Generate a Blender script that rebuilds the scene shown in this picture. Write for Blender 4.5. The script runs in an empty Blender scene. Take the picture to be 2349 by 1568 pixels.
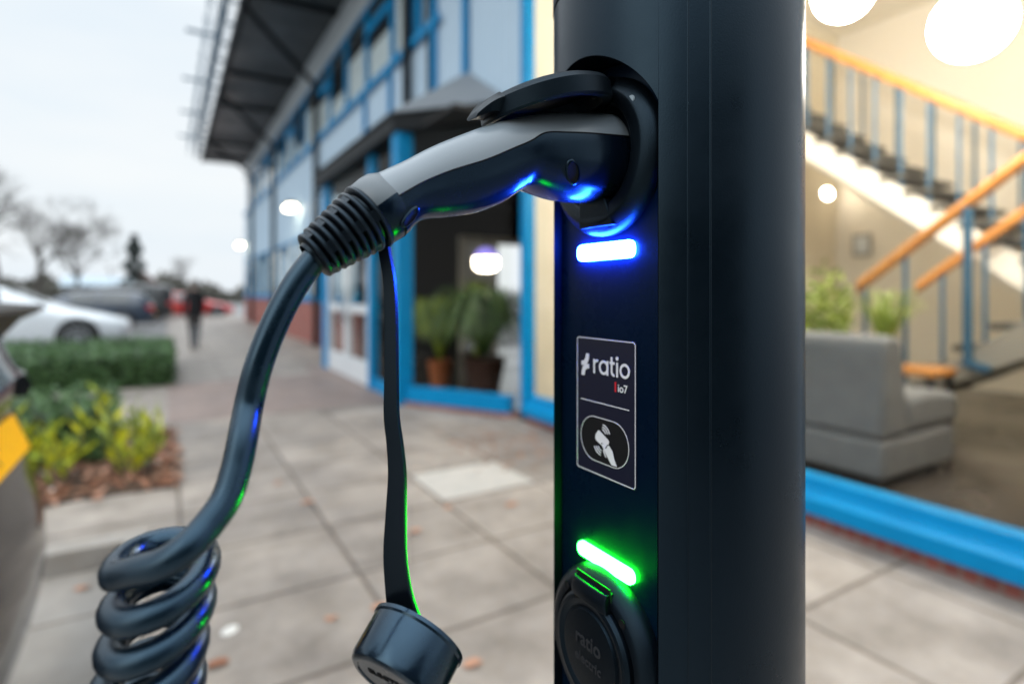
import bpy, bmesh, math, random
from mathutils import Vector, Matrix
from mathutils.bvhtree import BVHTree
random.seed(11)
R = math.radians
SC = bpy.context.scene
COL = SC.collection

# ------------------------------------------------------------------ camera frame
TH = R(31.06); ST, CT = math.sin(TH), math.cos(TH)
FPX, CX, HY, H = 1311.0, 1174.5, 670.0, 1.3      # measured on the photograph at 2349 px width
CAM = Vector((0, 0, H))
FW = Vector((ST, CT, 0)); RT = Vector((CT, -ST, 0)); UP = Vector((0, 0, 1))
def ray(px, py): return FW + RT*((px-CX)/FPX) + UP*((HY-py)/FPX)
def at_d(px, py, d): return CAM + ray(px, py)*d
def on_x(px, py, x): r = ray(px, py); return CAM + r*(x/r.x)
def on_y(px, py, y): r = ray(px, py); return CAM + r*(y/r.y)
def on_z(px, py, z): r = ray(px, py); return CAM + r*((z-H)/r.z)

# ------------------------------------------------------------------ materials
def mat(name, col, rough=0.5, metal=0.0, spec=0.5, noise=None, bump=None, coat=0.0, emis=None, estr=0.0, tint=None, smudge=None):
    m = bpy.data.materials.new(name); m.use_nodes = True
    nt = m.node_tree; b = nt.nodes['Principled BSDF']
    b.inputs['Base Color'].default_value = (*col, 1); b.inputs['Roughness'].default_value = rough
    b.inputs['Metallic'].default_value = metal; b.inputs['Specular IOR Level'].default_value = spec
    b.inputs['Coat Weight'].default_value = coat; b.inputs['Coat Roughness'].default_value = 0.04
    if emis: b.inputs['Emission Color'].default_value = (*emis, 1); b.inputs['Emission Strength'].default_value = estr
    if tint: b.inputs['Specular Tint'].default_value = (*tint, 1)
    tc = None
    if noise or bump or smudge: tc = nt.nodes.new('ShaderNodeTexCoord')
    if smudge:                                  # (scale, roughness spread): handling marks and dust
        n = nt.nodes.new('ShaderNodeTexNoise'); n.inputs['Scale'].default_value = smudge[0]; n.inputs['Detail'].default_value = 9; n.inputs['Roughness'].default_value = 0.7
        nt.links.new(tc.outputs['Object'], n.inputs['Vector'])
        mr = nt.nodes.new('ShaderNodeMapRange'); mr.inputs['From Min'].default_value = 0.35; mr.inputs['From Max'].default_value = 0.65
        mr.inputs['To Min'].default_value = rough-smudge[1]; mr.inputs['To Max'].default_value = rough+smudge[1]
        nt.links.new(n.outputs['Fac'], mr.inputs['Value']); nt.links.new(mr.outputs['Result'], b.inputs['Roughness'])
    if noise:                                   # (scale, second colour, contrast)
        n = nt.nodes.new('ShaderNodeTexNoise'); n.inputs['Scale'].default_value = noise[0]; n.inputs['Detail'].default_value = 5
        nt.links.new(tc.outputs['Object'], n.inputs['Vector'])
        cr = nt.nodes.new('ShaderNodeValToRGB'); c = noise[2] if len(noise) > 2 else 0.2
        cr.color_ramp.elements[0].position = 0.5-c; cr.color_ramp.elements[1].position = 0.5+c
        cr.color_ramp.elements[0].color = (*col, 1); cr.color_ramp.elements[1].color = (*noise[1], 1)
        nt.links.new(n.outputs['Fac'], cr.inputs['Fac']); nt.links.new(cr.outputs['Color'], b.inputs['Base Color'])
    if bump:                                    # (scale, strength, distance)
        n = nt.nodes.new('ShaderNodeTexNoise'); n.inputs['Scale'].default_value = bump[0]; n.inputs['Detail'].default_value = 3
        nt.links.new(tc.outputs['Object'], n.inputs['Vector'])
        bp = nt.nodes.new('ShaderNodeBump'); bp.inputs['Strength'].default_value = bump[1]; bp.inputs['Distance'].default_value = bump[2]
        nt.links.new(n.outputs['Fac'], bp.inputs['Height']); nt.links.new(bp.outputs['Normal'], b.inputs['Normal'])
    return m

def glow(name, col, strength):
    m = bpy.data.materials.new(name); m.use_nodes = True
    nt = m.node_tree; nt.nodes.remove(nt.nodes['Principled BSDF'])
    e = nt.nodes.new('ShaderNodeEmission'); e.inputs['Color'].default_value = (*col, 1); e.inputs['Strength'].default_value = strength
    nt.links.new(e.outputs[0], nt.nodes['Material Output'].inputs['Surface'])
    return m

def glass(name, tint=(0.94, 0.97, 0.97), rough=0.01, refl=1.0):
    m = bpy.data.materials.new(name); m.use_nodes = True
    nt = m.node_tree; nt.nodes.remove(nt.nodes['Principled BSDF'])
    t = nt.nodes.new('ShaderNodeBsdfTransparent'); t.inputs['Color'].default_value = (*tint, 1)
    g = nt.nodes.new('ShaderNodeBsdfGlossy'); g.inputs['Roughness'].default_value = rough
    f = nt.nodes.new('ShaderNodeFresnel'); f.inputs['IOR'].default_value = 1.5
    mx = nt.nodes.new('ShaderNodeMixShader')
    mu = nt.nodes.new('ShaderNodeMath'); mu.operation = 'MULTIPLY'; mu.inputs[1].default_value = refl
    ge = nt.nodes.new('ShaderNodeNewGeometry'); sb = nt.nodes.new('ShaderNodeMath'); sb.operation = 'SUBTRACT'; sb.inputs[0].default_value = 1.0; nt.links.new(ge.outputs['Backfacing'], sb.inputs[1])
    m2 = nt.nodes.new('ShaderNodeMath'); m2.operation = 'MULTIPLY'; nt.links.new(f.outputs[0], m2.inputs[0]); nt.links.new(sb.outputs[0], m2.inputs[1]); nt.links.new(m2.outputs[0], mu.inputs[0])
    nt.links.new(mu.outputs[0], mx.inputs[0]); nt.links.new(t.outputs[0], mx.inputs[1]); nt.links.new(g.outputs[0], mx.inputs[2])
    nt.links.new(mx.outputs[0], nt.nodes['Material Output'].inputs['Surface'])
    return m

def slab_mat(name, bw, rh, origin, c1, c2, mortar, msize, rough=0.75, offset=0.0, blot=0.35, bumpd=0.004):
    m = bpy.data.materials.new(name); m.use_nodes = True
    nt = m.node_tree; b = nt.nodes['Principled BSDF']; b.inputs['Roughness'].default_value = rough
    tc = nt.nodes.new('ShaderNodeTexCoord'); mp = nt.nodes.new('ShaderNodeMapping')
    mp.inputs['Location'].default_value = (-origin[0]+20*bw, -origin[1]+20*rh, 0)
    nt.links.new(tc.outputs['Object'], mp.inputs['Vector'])
    br = nt.nodes.new('ShaderNodeTexBrick'); br.offset = offset; br.squash = 1.0
    br.inputs['Scale'].default_value = 1.0; br.inputs['Brick Width'].default_value = bw; br.inputs['Row Height'].default_value = rh
    br.inputs['Mortar Size'].default_value = msize; br.inputs['Mortar Smooth'].default_value = 0.3
    br.inputs['Color1'].default_value = (*c1, 1); br.inputs['Color2'].default_value = (*c2, 1); br.inputs['Mortar'].default_value = (*mortar, 1)
    nt.links.new(mp.outputs[0], br.inputs['Vector'])
    n = nt.nodes.new('ShaderNodeTexNoise'); n.inputs['Scale'].default_value = 3.0; n.inputs['Detail'].default_value = 8; n.inputs['Roughness'].default_value = 0.65
    nt.links.new(tc.outputs['Object'], n.inputs['Vector'])
    cr = nt.nodes.new('ShaderNodeValToRGB'); cr.color_ramp.elements[0].position = 0.3; cr.color_ramp.elements[1].position = 0.7
    k = 1-blot; cr.color_ramp.elements[0].color = (k, k*0.97, k*0.93, 1); cr.color_ramp.elements[1].color = (1, 1, 1, 1)
    nt.links.new(n.outputs['Fac'], cr.inputs['Fac'])
    mx = nt.nodes.new('ShaderNodeMix'); mx.data_type = 'RGBA'; mx.blend_type = 'MULTIPLY'; mx.inputs['Factor'].default_value = 1.0
    nt.links.new(br.outputs['Color'], mx.inputs[6]); nt.links.new(cr.outputs['Color'], mx.inputs[7])
    n2 = nt.nodes.new('ShaderNodeTexNoise'); n2.inputs['Scale'].default_value = 0.9; n2.inputs['Detail'].default_value = 6; n2.inputs['Roughness'].default_value = 0.7
    nt.links.new(tc.outputs['Object'], n2.inputs['Vector'])
    c2r = nt.nodes.new('ShaderNodeValToRGB'); c2r.color_ramp.elements[0].position = 0.38; c2r.color_ramp.elements[1].position = 0.62
    c2r.color_ramp.elements[0].color = (1-blot*0.6, 1-blot*0.62, 1-blot*0.6, 1); c2r.color_ramp.elements[1].color = (1.0, 0.985, 0.97, 1)
    nt.links.new(n2.outputs['Fac'], c2r.inputs['Fac'])
    mx2 = nt.nodes.new('ShaderNodeMix'); mx2.data_type = 'RGBA'; mx2.blend_type = 'MULTIPLY'; mx2.inputs['Factor'].default_value = 1.0
    nt.links.new(mx.outputs[2], mx2.inputs[6]); nt.links.new(c2r.outputs['Color'], mx2.inputs[7])
    nt.links.new(mx2.outputs[2], b.inputs['Base Color'])
    rr = nt.nodes.new('ShaderNodeMapRange'); rr.inputs['From Min'].default_value = 0.35; rr.inputs['From Max'].default_value = 0.65; rr.inputs['To Min'].default_value = max(0.1, rough-0.3); rr.inputs['To Max'].default_value = rough
    nt.links.new(n2.outputs['Fac'], rr.inputs['Value']); nt.links.new(rr.outputs['Result'], b.inputs['Roughness'])
    bp = nt.nodes.new('ShaderNodeBump'); bp.inputs['Distance'].default_value = bumpd; bp.inputs['Strength'].default_value = 0.8; bp.invert = True
    nt.links.new(br.outputs['Fac'], bp.inputs['Height']); nt.links.new(bp.outputs['Normal'], b.inputs['Normal'])
    return m

M = {}
M['post'] = mat('post_powder_coat', (0.0008, 0.0020, 0.0040), 0.30, spec=0.32, tint=(0.42, 0.72, 1.0), smudge=(14, 0.05), bump=(1500, 0.15, 0.0003))
M['cover'] = mat('post_cover_textured', (0.0014, 0.0030, 0.0055), 0.31, spec=0.36, tint=(0.42, 0.72, 1.0), smudge=(14, 0.05), bump=(950, 0.2, 0.0003))
M['panel'] = mat('panel_gloss', (0.0008, 0.005, 0.015), 0.30, spec=0.10, tint=(0.42, 0.72, 1.0), smudge=(18, 0.08))
M['socket'] = mat('socket_black_plastic', (0.0012, 0.0020, 0.0034), 0.38, spec=0.28, tint=(0.42, 0.72, 1.0), bump=(1600, 0.4, 0.0004))
M['black'] = mat('black_recess', (0.003, 0.003, 0.004), 0.7, spec=0.2)
M['shell'] = mat('plug_grey_shell', (0.185, 0.225, 0.26), 0.3, spec=0.5, bump=(900, 0.08, 0.0003))
M['grip'] = mat('plug_dark_grip', (0.0015, 0.004, 0.010), 0.24, spec=0.34, tint=(0.42, 0.72, 1.0), smudge=(40, 0.06), bump=(900, 0.06, 0.0003))
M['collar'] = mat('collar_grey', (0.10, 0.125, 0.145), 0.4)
M['rubber'] = mat('black_rubber', (0.0018, 0.0026, 0.0045), 0.36, spec=0.38, tint=(0.5, 0.76, 1.0))
M['cable'] = mat('cable_jacket', (0.0015, 0.0055, 0.011), 0.30, spec=0.75, tint=(0.42, 0.72, 1.0), smudge=(40, 0.08), bump=(700, 0.08, 0.0002))
M['cap'] = mat('dust_cap_rubber', (0.003, 0.006, 0.011), 0.22, spec=0.8, tint=(0.42, 0.72, 1.0), smudge=(60, 0.09), bump=(90, 0.12, 0.001))
M['led_blue'] = glow('led_blue', (0.010, 0.07, 1.0), 400)
M['led_green'] = glow('led_green', (0.008, 1.0, 0.02), 150)
M['sticker'] = mat('sticker_navy', (0.008, 0.009, 0.022), 0.35, spec=0.3)
M['ink'] = mat('sticker_ink_white', (0.62, 0.63, 0.66), 0.5, spec=0.3)
M['ink_red'] = mat('sticker_ink_red', (0.5, 0.01, 0.02), 0.5)
M['emboss'] = mat('embossed_letters', (0.022, 0.024, 0.028), 0.3)
M['blue'] = mat('blue_frame', (0.0005, 0.20, 0.45), 0.42, spec=0.14, noise=(6, (0.0005, 0.235, 0.52), 0.3))
M['cladding'] = mat('pale_cladding', (0.39, 0.53, 0.66), 0.45, spec=0.4, noise=(1.3, (0.44, 0.58, 0.71), 0.3))
M['strip'] = mat('eaves_strip', (0.47, 0.53, 0.57), 0.5)
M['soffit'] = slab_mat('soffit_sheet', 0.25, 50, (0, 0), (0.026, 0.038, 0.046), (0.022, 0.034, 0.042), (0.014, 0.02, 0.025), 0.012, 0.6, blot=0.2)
M['darkmetal'] = mat('dark_metal', (0.005, 0.008, 0.011), 0.55, spec=0.15)
M['canopy'] = mat('canopy_sheet', (0.20, 0.23, 0.26), 0.5, noise=(2, (0.24, 0.27, 0.30), 0.3))
M['brick'] = slab_mat('red_brick', 0.225, 0.075, (0, 0), (0.36, 0.11, 0.09), (0.28, 0.085, 0.075), (0.3, 0.2, 0.18), 0.01, 0.85, offset=0.5, blot=0.2)
M['glass'] = glass('clear_glass')
M['coatedglass'] = glass('coated_glass', (0.97, 0.97, 0.95), 0.015, 0.6)
M['porchglass'] = glass('porch_glass', (0.97, 0.97, 0.95), 0.015, 0.3)
M['tanwall'] = mat('tan_wall', (0.66, 0.59, 0.45), 0.8, noise=(3, (0.72, 0.65, 0.51), 0.2))
M['darkglass'] = mat('dark_window_glass', (0.02, 0.03, 0.04), 0.03, spec=0.9)
M['blind'] = mat('white_blind', (0.74, 0.78, 0.82), 0.6)
M['paleframe'] = mat('pale_door_frame', (0.62, 0.66, 0.70), 0.4)
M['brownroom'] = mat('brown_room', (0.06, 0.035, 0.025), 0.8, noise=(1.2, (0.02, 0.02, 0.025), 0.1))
M['cream'] = mat('cream_wall', (0.83, 0.78, 0.69), 0.7, noise=(0.8, (0.80, 0.74, 0.64), 0.3))
M['ceil'] = mat('cream_ceiling', (0.80, 0.75, 0.65), 0.8)
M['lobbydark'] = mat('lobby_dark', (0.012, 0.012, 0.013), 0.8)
M['tilefloor'] = slab_mat('lobby_floor', 0.6, 0.6, (0.1, 0.2), (0.075, 0.064, 0.054), (0.055, 0.047, 0.040), (0.03, 0.026, 0.022), 0.008, 0.3, blot=0.25)
M['wood'] = mat('orange_wood', (0.54, 0.23, 0.05), 0.35, noise=(9, (0.42, 0.16, 0.032), 0.25))
M['baluster'] = mat('baluster_blue', (0.025, 0.10, 0.18), 0.45)
M['tread'] = mat('stair_tread', (0.07, 0.065, 0.055), 0.7)
M['stringer'] = mat('stair_stringer', (0.30, 0.28, 0.24), 0.6)
M['sofa'] = mat('sofa_fabric', (0.125, 0.13, 0.138), 0.9, noise=(9, (0.155, 0.16, 0.165), 0.3), bump=(500, 0.3, 0.002))
M['sofa_foot'] = mat('sofa_foot', (0.02, 0.02, 0.02), 0.6)
M['globe'] = glow('globe_light', (1.0, 0.94, 0.86), 84)
M['lampwhite'] = glow('lamp_white', (1.0, 0.86, 0.66), 18)
M['lampspot'] = glow('wall_spot_light', (1.0, 0.88, 0.72), 30)
M['lampwall'] = glow('wall_lamp_light', (1.0, 0.86, 0.62), 14)
M['violet'] = mat('violet_shade', (0.3, 0.25, 0.75), 0.5, emis=(0.3, 0.25, 0.9), estr=0.8)
M['leafdark'] = mat('leaf_dark', (0.02, 0.06, 0.015), 0.45, noise=(3, (0.09, 0.16, 0.03), 0.2))
M['hedge'] = mat('hedge_leaf', (0.05, 0.12, 0.04), 0.45, noise=(6, (0.10, 0.20, 0.07), 0.25))
M['hedgecore'] = mat('hedge_twigs', (0.012, 0.02, 0.008), 0.9)
M['yellowleaf'] = mat('yellow_green_leaf', (0.66, 0.60, 0.012), 0.45, noise=(7, (0.36, 0.46, 0.02), 0.2))
M['brightleaf'] = mat('bright_green_leaf', (0.30, 0.36, 0.03), 0.45, noise=(6, (0.16, 0.26, 0.03), 0.25))
M['pot'] = mat('brown_pot', (0.05, 0.022, 0.016), 0.5)
M['terracotta'] = mat('terracotta_pot', (0.30, 0.09, 0.03), 0.6)
M['potwhite'] = mat('pale_pot', (0.55, 0.56, 0.57), 0.4)
M['soil'] = mat('bed_soil', (0.05, 0.03, 0.02), 0.95, noise=(20, (0.09, 0.055, 0.035), 0.2))
M['leafbrown'] = mat('fallen_leaf_brown', (0.30, 0.13, 0.07), 0.7, noise=(8, (0.20, 0.08, 0.045), 0.2))
M['leafpink'] = mat('fallen_leaf_tan', (0.42, 0.23, 0.15), 0.7, noise=(8, (0.35, 0.18, 0.12), 0.2))
M['leafpale'] = mat('fallen_leaf_pale', (0.72, 0.72, 0.70), 0.5)
M['bark'] = mat('bare_bark', (0.07, 0.062, 0.055), 0.9)
M['conifer'] = mat('conifer_needles', (0.05, 0.075, 0.07), 0.8)
M['bush'] = mat('far_bush', (0.085, 0.085, 0.07), 0.9, noise=(1.5, (0.12, 0.115, 0.10), 0.2))
M['asphalt'] = mat('asphalt', (0.16, 0.16, 0.165), 0.8, noise=(2.5, (0.20, 0.20, 0.20), 0.25), bump=(120, 0.4, 0.004))
M['concrete'] = mat('kerb_concrete', (0.36, 0.34, 0.32), 0.85, noise=(9, (0.28, 0.26, 0.235), 0.25))
M['paving'] = slab_mat('paving_slabs', 0.70, 0.62, (0.76, 2.63), (0.455, 0.412, 0.372), (0.345, 0.312, 0.284), (0.185, 0.155, 0.13), 0.013, blot=0.48)
M['brickpave'] = slab_mat('brick_paving', 0.21, 0.105, (0, 0), (0.33, 0.26, 0.235), (0.27, 0.215, 0.20), (0.22, 0.18, 0.165), 0.006, 0.8, offset=0.5, blot=0.25)
M['bayfloor'] = slab_mat('bay_slabs', 0.9, 0.75, (0.1, 0.1), (0.42, 0.40, 0.37), (0.36, 0.34, 0.315), (0.2, 0.17, 0.14), 0.014, blot=0.3)
M['lightslab'] = mat('pale_slab', (0.48, 0.46, 0.43), 0.75, noise=(8, (0.40, 0.385, 0.36), 0.25))
M['carwhite'] = mat('paint_white', (0.74, 0.79, 0.83), 0.3, coat=0.6)
M['carnavy'] = mat('paint_navy', (0.012, 0.03, 0.06), 0.3, coat=1.0)
M['carblack'] = mat('paint_black', (0.012, 0.014, 0.017), 0.3, coat=0.8)
M['carred'] = mat('paint_red', (0.50, 0.018, 0.018), 0.3, coat=1.0)
M['carsilver'] = mat('paint_silver', (0.45, 0.50, 0.54), 0.3, metal=0.3, coat=0.7)
M['nearcar'] = mat('paint_bronze_black', (0.010, 0.008, 0.008), 0.14, spec=0.3, coat=0.25)
M['spoiler'] = mat('spoiler_satin', (0.02, 0.016, 0.013), 0.6, spec=0.3)
M['smoked'] = mat('smoked_lens', (0.012, 0.016, 0.022), 0.08, spec=0.6)
M['carglass'] = mat('car_glass', (0.015, 0.025, 0.03), 0.04, spec=1.0)
M['tyre'] = mat('tyre', (0.012, 0.012, 0.013), 0.8)
M['rim'] = mat('alloy_rim', (0.42, 0.45, 0.48), 0.35, metal=0.6)
M['redlight'] = mat('tail_light_red', (0.45, 0.012, 0.015), 0.15, coat=1.0)
M['headlight'] = mat('headlight_lens', (0.6, 0.63, 0.65), 0.1, coat=1.0)
M['plate'] = mat('plate_yellow', (0.95, 0.50, 0.0), 0.5, spec=0.2)
M['plateink'] = mat('plate_ink', (0.10, 0.05, 0.01), 0.4)
M['skin'] = mat('skin', (0.45, 0.28, 0.21), 0.55)
M['coat'] = mat('black_coat', (0.008, 0.009, 0.012), 0.9)
M['jeans'] = mat('grey_jeans', (0.035, 0.045, 0.06), 0.9)
M['hair'] = mat('grey_hair', (0.20, 0.19, 0.18), 0.6)
M['houseb'] = mat('house_brick', (0.12, 0.07, 0.06), 0.9)
M['roofgrey'] = mat('roof_tile', (0.16, 0.17, 0.18), 0.8)
M['rail'] = mat('blue_grey_rail', (0.10, 0.16, 0.22), 0.6)
M['steel'] = mat('galvanised_steel', (0.34, 0.42, 0.48), 0.5, metal=0.2)

# ------------------------------------------------------------------ mesh helpers
def tag(o, label=None, cat=None, group=None, kind=None):
    if label: o['label'] = label
    if cat: o['category'] = cat
    if group: o['group'] = group
    if kind: o['kind'] = kind
    return o

def empty(name, loc, label, cat, group=None, rz=0):
    o = bpy.data.objects.new(name, None); COL.objects.link(o)
    o.location = loc; o.rotation_euler = (0, 0, rz); o.empty_display_size = 0.05
    o['_o'] = 0; del o['_o']
    return tag(o, label, cat, group)

class MB:
    def __init__(s): s.v = []; s.f = []; s.m = []; s.mi = 0
    def add(s, vs, fs):
        b = len(s.v); s.v += [Vector(p) for p in vs]; s.f += [tuple(i+b for i in f) for f in fs]; s.m += [s.mi]*len(fs); return s
    def box(s, x0, x1, y0, y1, z0, z1, rot=None, c=None):
        vs = [Vector((x, y, z)) for x in (x0, x1) for y in (y0, y1) for z in (z0, z1)]
        if rot is not None:
            cc = Vector(c) if c else Vector(((x0+x1)/2, (y0+y1)/2, (z0+z1)/2)); vs = [rot @ (p-cc)+cc for p in vs]
        return s.add(vs, [(0, 1, 3, 2), (4, 6, 7, 5), (0, 4, 5, 1), (2, 3, 7, 6), (0, 2, 6, 4), (1, 5, 7, 3)])
    def bar(s, a, b, w, h, up=(0, 0, 1)):       # rectangular bar from a to b
        a, b = Vector(a), Vector(b); d = (b-a).normalized(); u = Vector(up)
        if abs(d.dot(u)) > 0.98: u = Vector((1, 0, 0))
        l = d.cross(u).normalized(); t = l.cross(d).normalized()
        r = [(-1, -1), (1, -1), (1, 1), (-1, 1)]
        vs = [p + l*(x*w/2) + t*(y*h/2) for p in (a, b) for x, y in r]
        return s.add(vs, [(3, 2, 1, 0), (4, 5, 6, 7)] + [(i, (i+1) % 4, (i+1) % 4+4, i+4) for i in range(4)])
    def loft(s, rings, closed=True, cap0=True, cap1=True, loop=False):
        n = len(rings[0]); vs = [p for r in rings for p in r]; fs = []
        k = len(rings)
        for i in range(k if loop else k-1):
            i2 = (i+1) % k
            for j in range(n if closed else n-1):
                j2 = (j+1) % n; fs.append((i*n+j, i*n+j2, i2*n+j2, i2*n+j))
        if closed and not loop:
            if cap0: fs.append(tuple(range(n-1, -1, -1)))
            if cap1: fs.append(tuple((k-1)*n+j for j in range(n)))
        return s.add(vs, fs)
    def tube(s, path, rad, n=12, cap=True):
        path = [Vector(p) for p in path]; k = len(path)
        rad = rad if isinstance(rad, (list, tuple)) else [rad]*k
        rings = []; nrm = None
        for i, p in enumerate(path):
            t = (path[min(i+1, k-1)]-path[max(i-1, 0)]).normalized()
            if nrm is None:
                nrm = t.orthogonal().normalized()
            nrm = (nrm - t*nrm.dot(t)).normalized(); bn = t.cross(nrm)
            rings.append([p + (nrm*math.cos(2*math.pi*j/n) + bn*math.sin(2*math.pi*j/n))*rad[i] for j in range(n)])
        return s.loft(rings, True, cap, cap)
    def lathe(s, prof, o, ax, n=48, cap0=False, cap1=False, sq=1.0, side=None):   # prof: (along axis, radius)
        o, ax = Vector(o), Vector(ax).normalized()
        u = Vector(side) if side else ax.orthogonal(); u = (u-ax*u.dot(ax)).normalized(); w = ax.cross(u)
        return s.loft([[o + ax*h + (u*math.cos(2*math.pi*j/n)+w*math.sin(2*math.pi*j/n)*sq)*r for j in range(n)] for h, r in prof], True, cap0, cap1)
    def prism(s, poly, f0, f1):                  # poly of 2-D points, f0/f1 map (a,b)->3-D for both ends
        n = len(poly); vs = [f0(*p) for p in poly] + [f1(*p) for p in poly]
        return s.add(vs, [tuple(range(n-1, -1, -1)), tuple(range(n, 2*n))] + [(i, (i+1) % n, (i+1) % n+n, i+n) for i in range(n)])
    def build(s, name, m, parent=None, smooth=35, origin=None, subsurf=0, bevel=0, label=None):
        me = bpy.data.meshes.new(name)
        org = Vector(origin) if origin is not None else (parent_origin(parent) if parent else Vector((0, 0, 0)))
        me.from_pydata([tuple(p-org) for p in s.v], [], s.f); me.update()
        for mm in (m if isinstance(m, (list, tuple)) else [m]): me.materials.append(mm)
        if isinstance(m, (list, tuple)): me.polygons.foreach_set('material_index', s.m)
        bm = bmesh.new(); bm.from_mesh(me); bmesh.ops.recalc_face_normals(bm, faces=bm.faces); bm.to_mesh(me); bm.free()
        if smooth:
            me.polygons.foreach_set('use_smooth', [True]*len(me.polygons)); me.set_sharp_from_angle(angle=R(smooth))
        o = bpy.data.objects.new(name, me); COL.objects.link(o)
        if parent: o.parent = parent
        elif origin is not None: o.location = org
        if bevel:
            b = o.modifiers.new('bevel', 'BEVEL'); b.width = bevel; b.segments = 2; b.limit_method = 'ANGLE'; b.angle_limit = R(40); b.harden_normals = False
        if subsurf:
            b = o.modifiers.new('sub', 'SUBSURF'); b.levels = b.render_levels = subsurf
        if label: o['label'] = label
        return o

def parent_origin(p):
    v = Vector((0, 0, 0))
    if p.get('local'): return v
    while p: v = v + p.location; p = p.parent
    return v

def catmull(pts, per=8):
    pts = [Vector(p) for p in pts]; out = []
    for i in range(len(pts)-1):
        p0, p1, p2, p3 = pts[max(i-1, 0)], pts[i], pts[i+1], pts[min(i+2, len(pts)-1)]
        for k in range(per):
            t = k/per
            out.append(0.5*((2*p1)+(p2-p0)*t+(2*p0-5*p1+4*p2-p3)*t*t+(3*p1-p0-3*p2+p3)*t**3))
    out.append(pts[-1]); return out

def text_mesh(body, size, mtx, depth, offset=0.0, align='LEFT', spacing=1.0):
    c = bpy.data.curves.new('txt', 'FONT'); c.body = body; c.size = size; c.extrude = depth; c.offset = offset
    c.align_x = align; c.space_character = spacing; c.resolution_u = 6
    o = bpy.data.objects.new('txt', c); COL.objects.link(o)
    bpy.context.view_layer.update()
    me = bpy.data.meshes.new_from_object(o.evaluated_get(bpy.context.evaluated_depsgraph_get()))
    vs = [mtx @ v.co for v in me.vertices]; fs = [tuple(p.vertices) for p in me.polygons]
    bpy.data.objects.remove(o); bpy.data.curves.remove(c); bpy.data.meshes.remove(me)
    return vs, fs

def leaf(mb, p, d, up, ln, wd, fold=0.15):
    d = Vector(d).normalized(); s_ = d.cross(Vector(up))
    if s_.length < 1e-3: s_ = d.orthogonal()
    s_.normalize(); n = s_.cross(d)
    p = Vector(p)
    mb.add([p, p+d*ln*0.4+s_*wd/2+n*wd*fold, p+d*ln, p+d*ln*0.4-s_*wd/2+n*wd*fold], [(0, 1, 2, 3)])
def rdir():
    while True:
        v = Vector((random.uniform(-1, 1), random.uniform(-1, 1), random.uniform(-1, 1)))
        if 0.05 < v.length < 1: return v.normalized()

# ================================================================== SETTING
mb = MB(); mb.add([(-400, -60, -0.12), (400, -60, -0.12), (400, 600, -0.12), (-400, 600, -0.12)], [(0, 1, 2, 3)])
tag(mb.build('ground', M['asphalt'], smooth=0), 'wide grey asphalt ground of the car park', 'ground', kind='structure')
# raised pavement with a notch for the parking bay (x < -0.2, y < 3.6)
mb = MB()
poly = [(-0.08, -4), (3.4, -4), (3.4, 60), (-0.02, 60), (-0.02, 13.6), (-7, 13.6), (-7, 3.72), (-0.08, 3.72)]
mb.prism(poly, lambda a, b: Vector((a, b, -0.3)), lambda a, b: Vector((a, b, 0.0)))
tag(mb.build('pavement', M['paving'], smooth=0), 'beige concrete slab pavement leading along the building', 'pavement', kind='structure')
mb = MB(); mb.prism([(-0.2, -4), (-0.085, -4), (-0.085, 3.715), (-7, 3.715), (-7, 3.6), (-0.2, 3.6)],
                    lambda a, b: Vector((a, b, -0.3)), lambda a, b: Vector((a, b, 0.006)))
tag(mb.build('kerb', M['concrete'], smooth=0, bevel=0.006), 'concrete kerb round the parking bay', 'kerb', kind='structure')
mb = MB(); mb.add([(-7, -4, -0.112), (-0.2, -4, -0.112), (-0.2, 3.6, -0.112), (-7, 3.6, -0.112)], [(0, 1, 2, 3)])
tag(mb.build('parking_bay_road', M['bayfloor'], smooth=0), 'pale slabbed parking bay under the nearest car', 'parking bay', kind='structure')
mb = MB(); mb.add([(0.0, 6.55, 0.004), (2.3, 6.55, 0.004), (2.3, 9.4, 0.004), (0.0, 9.4, 0.004)], [(0, 1, 2, 3)])
mb.add([(2.0, 7.0, 0.008), (2.36, 7.0, 0.008), (2.36, 10.4, 0.008), (2.0, 10.4, 0.008)], [(0, 1, 2, 3)])
tag(mb.build('brick_path', M['brickpave'], smooth=0), 'brown brick paved path in front of the doors', 'path', kind='structure')
# pale replacement slab
mb = MB(); mb.prism([(1.47, 3.27), (2.15, 3.27), (2.15, 3.84), (1.47, 3.84)], lambda a, b: Vector((a, b, -0.01)), lambda a, b: Vector((a, b, 0.005)))
tag(mb.build('paving_slab', M['lightslab'], smooth=0), 'single paler paving slab set in the pavement behind the hanging cap', 'paving slab')
# planting bed
mb = MB(); mb.box(-6.5, 0.03, 4.45, 6.4, -0.02, 0.012)
tag(mb.build('flower_bed_ground', M['soil'], smooth=0), 'brown earth bed beside the pavement', 'flower bed', kind='structure')
mb = MB()
for i in range(1500):
    x = -random.random()**1.3*3.2+0.06; y = random.uniform(4.38, 6.2)
    p = Vector((x, y, 0.015+random.random()*0.03)); d = Vector((random.uniform(-1, 1), random.uniform(-1, 1), random.uniform(-0.25, 0.35)))
    mb.mi = 0 if random.random() < 0.6 else (1 if random.random() < 0.93 else 2)
    leaf(mb, p, d, (0, 0, 1), random.uniform(0.05, 0.10), random.uniform(0.03, 0.06))
for i in range(90):
    p = Vector((random.gauss(2.45, 0.28), random.gauss(4.05, 0.32), 0.012+random.random()*0.015))
    mb.mi = random.choice((0, 0, 1)); leaf(mb, p, (random.uniform(-1, 1), random.uniform(-1, 1), 0.1), (0, 0, 1), 0.06, 0.035)
tag(mb.build('leaf_litter', [M['leafbrown'], M['leafpink'], M['leafpale']], smooth=0), 'brown fallen leaves covering the planting bed', 'leaf litter', kind='stuff')

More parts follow.
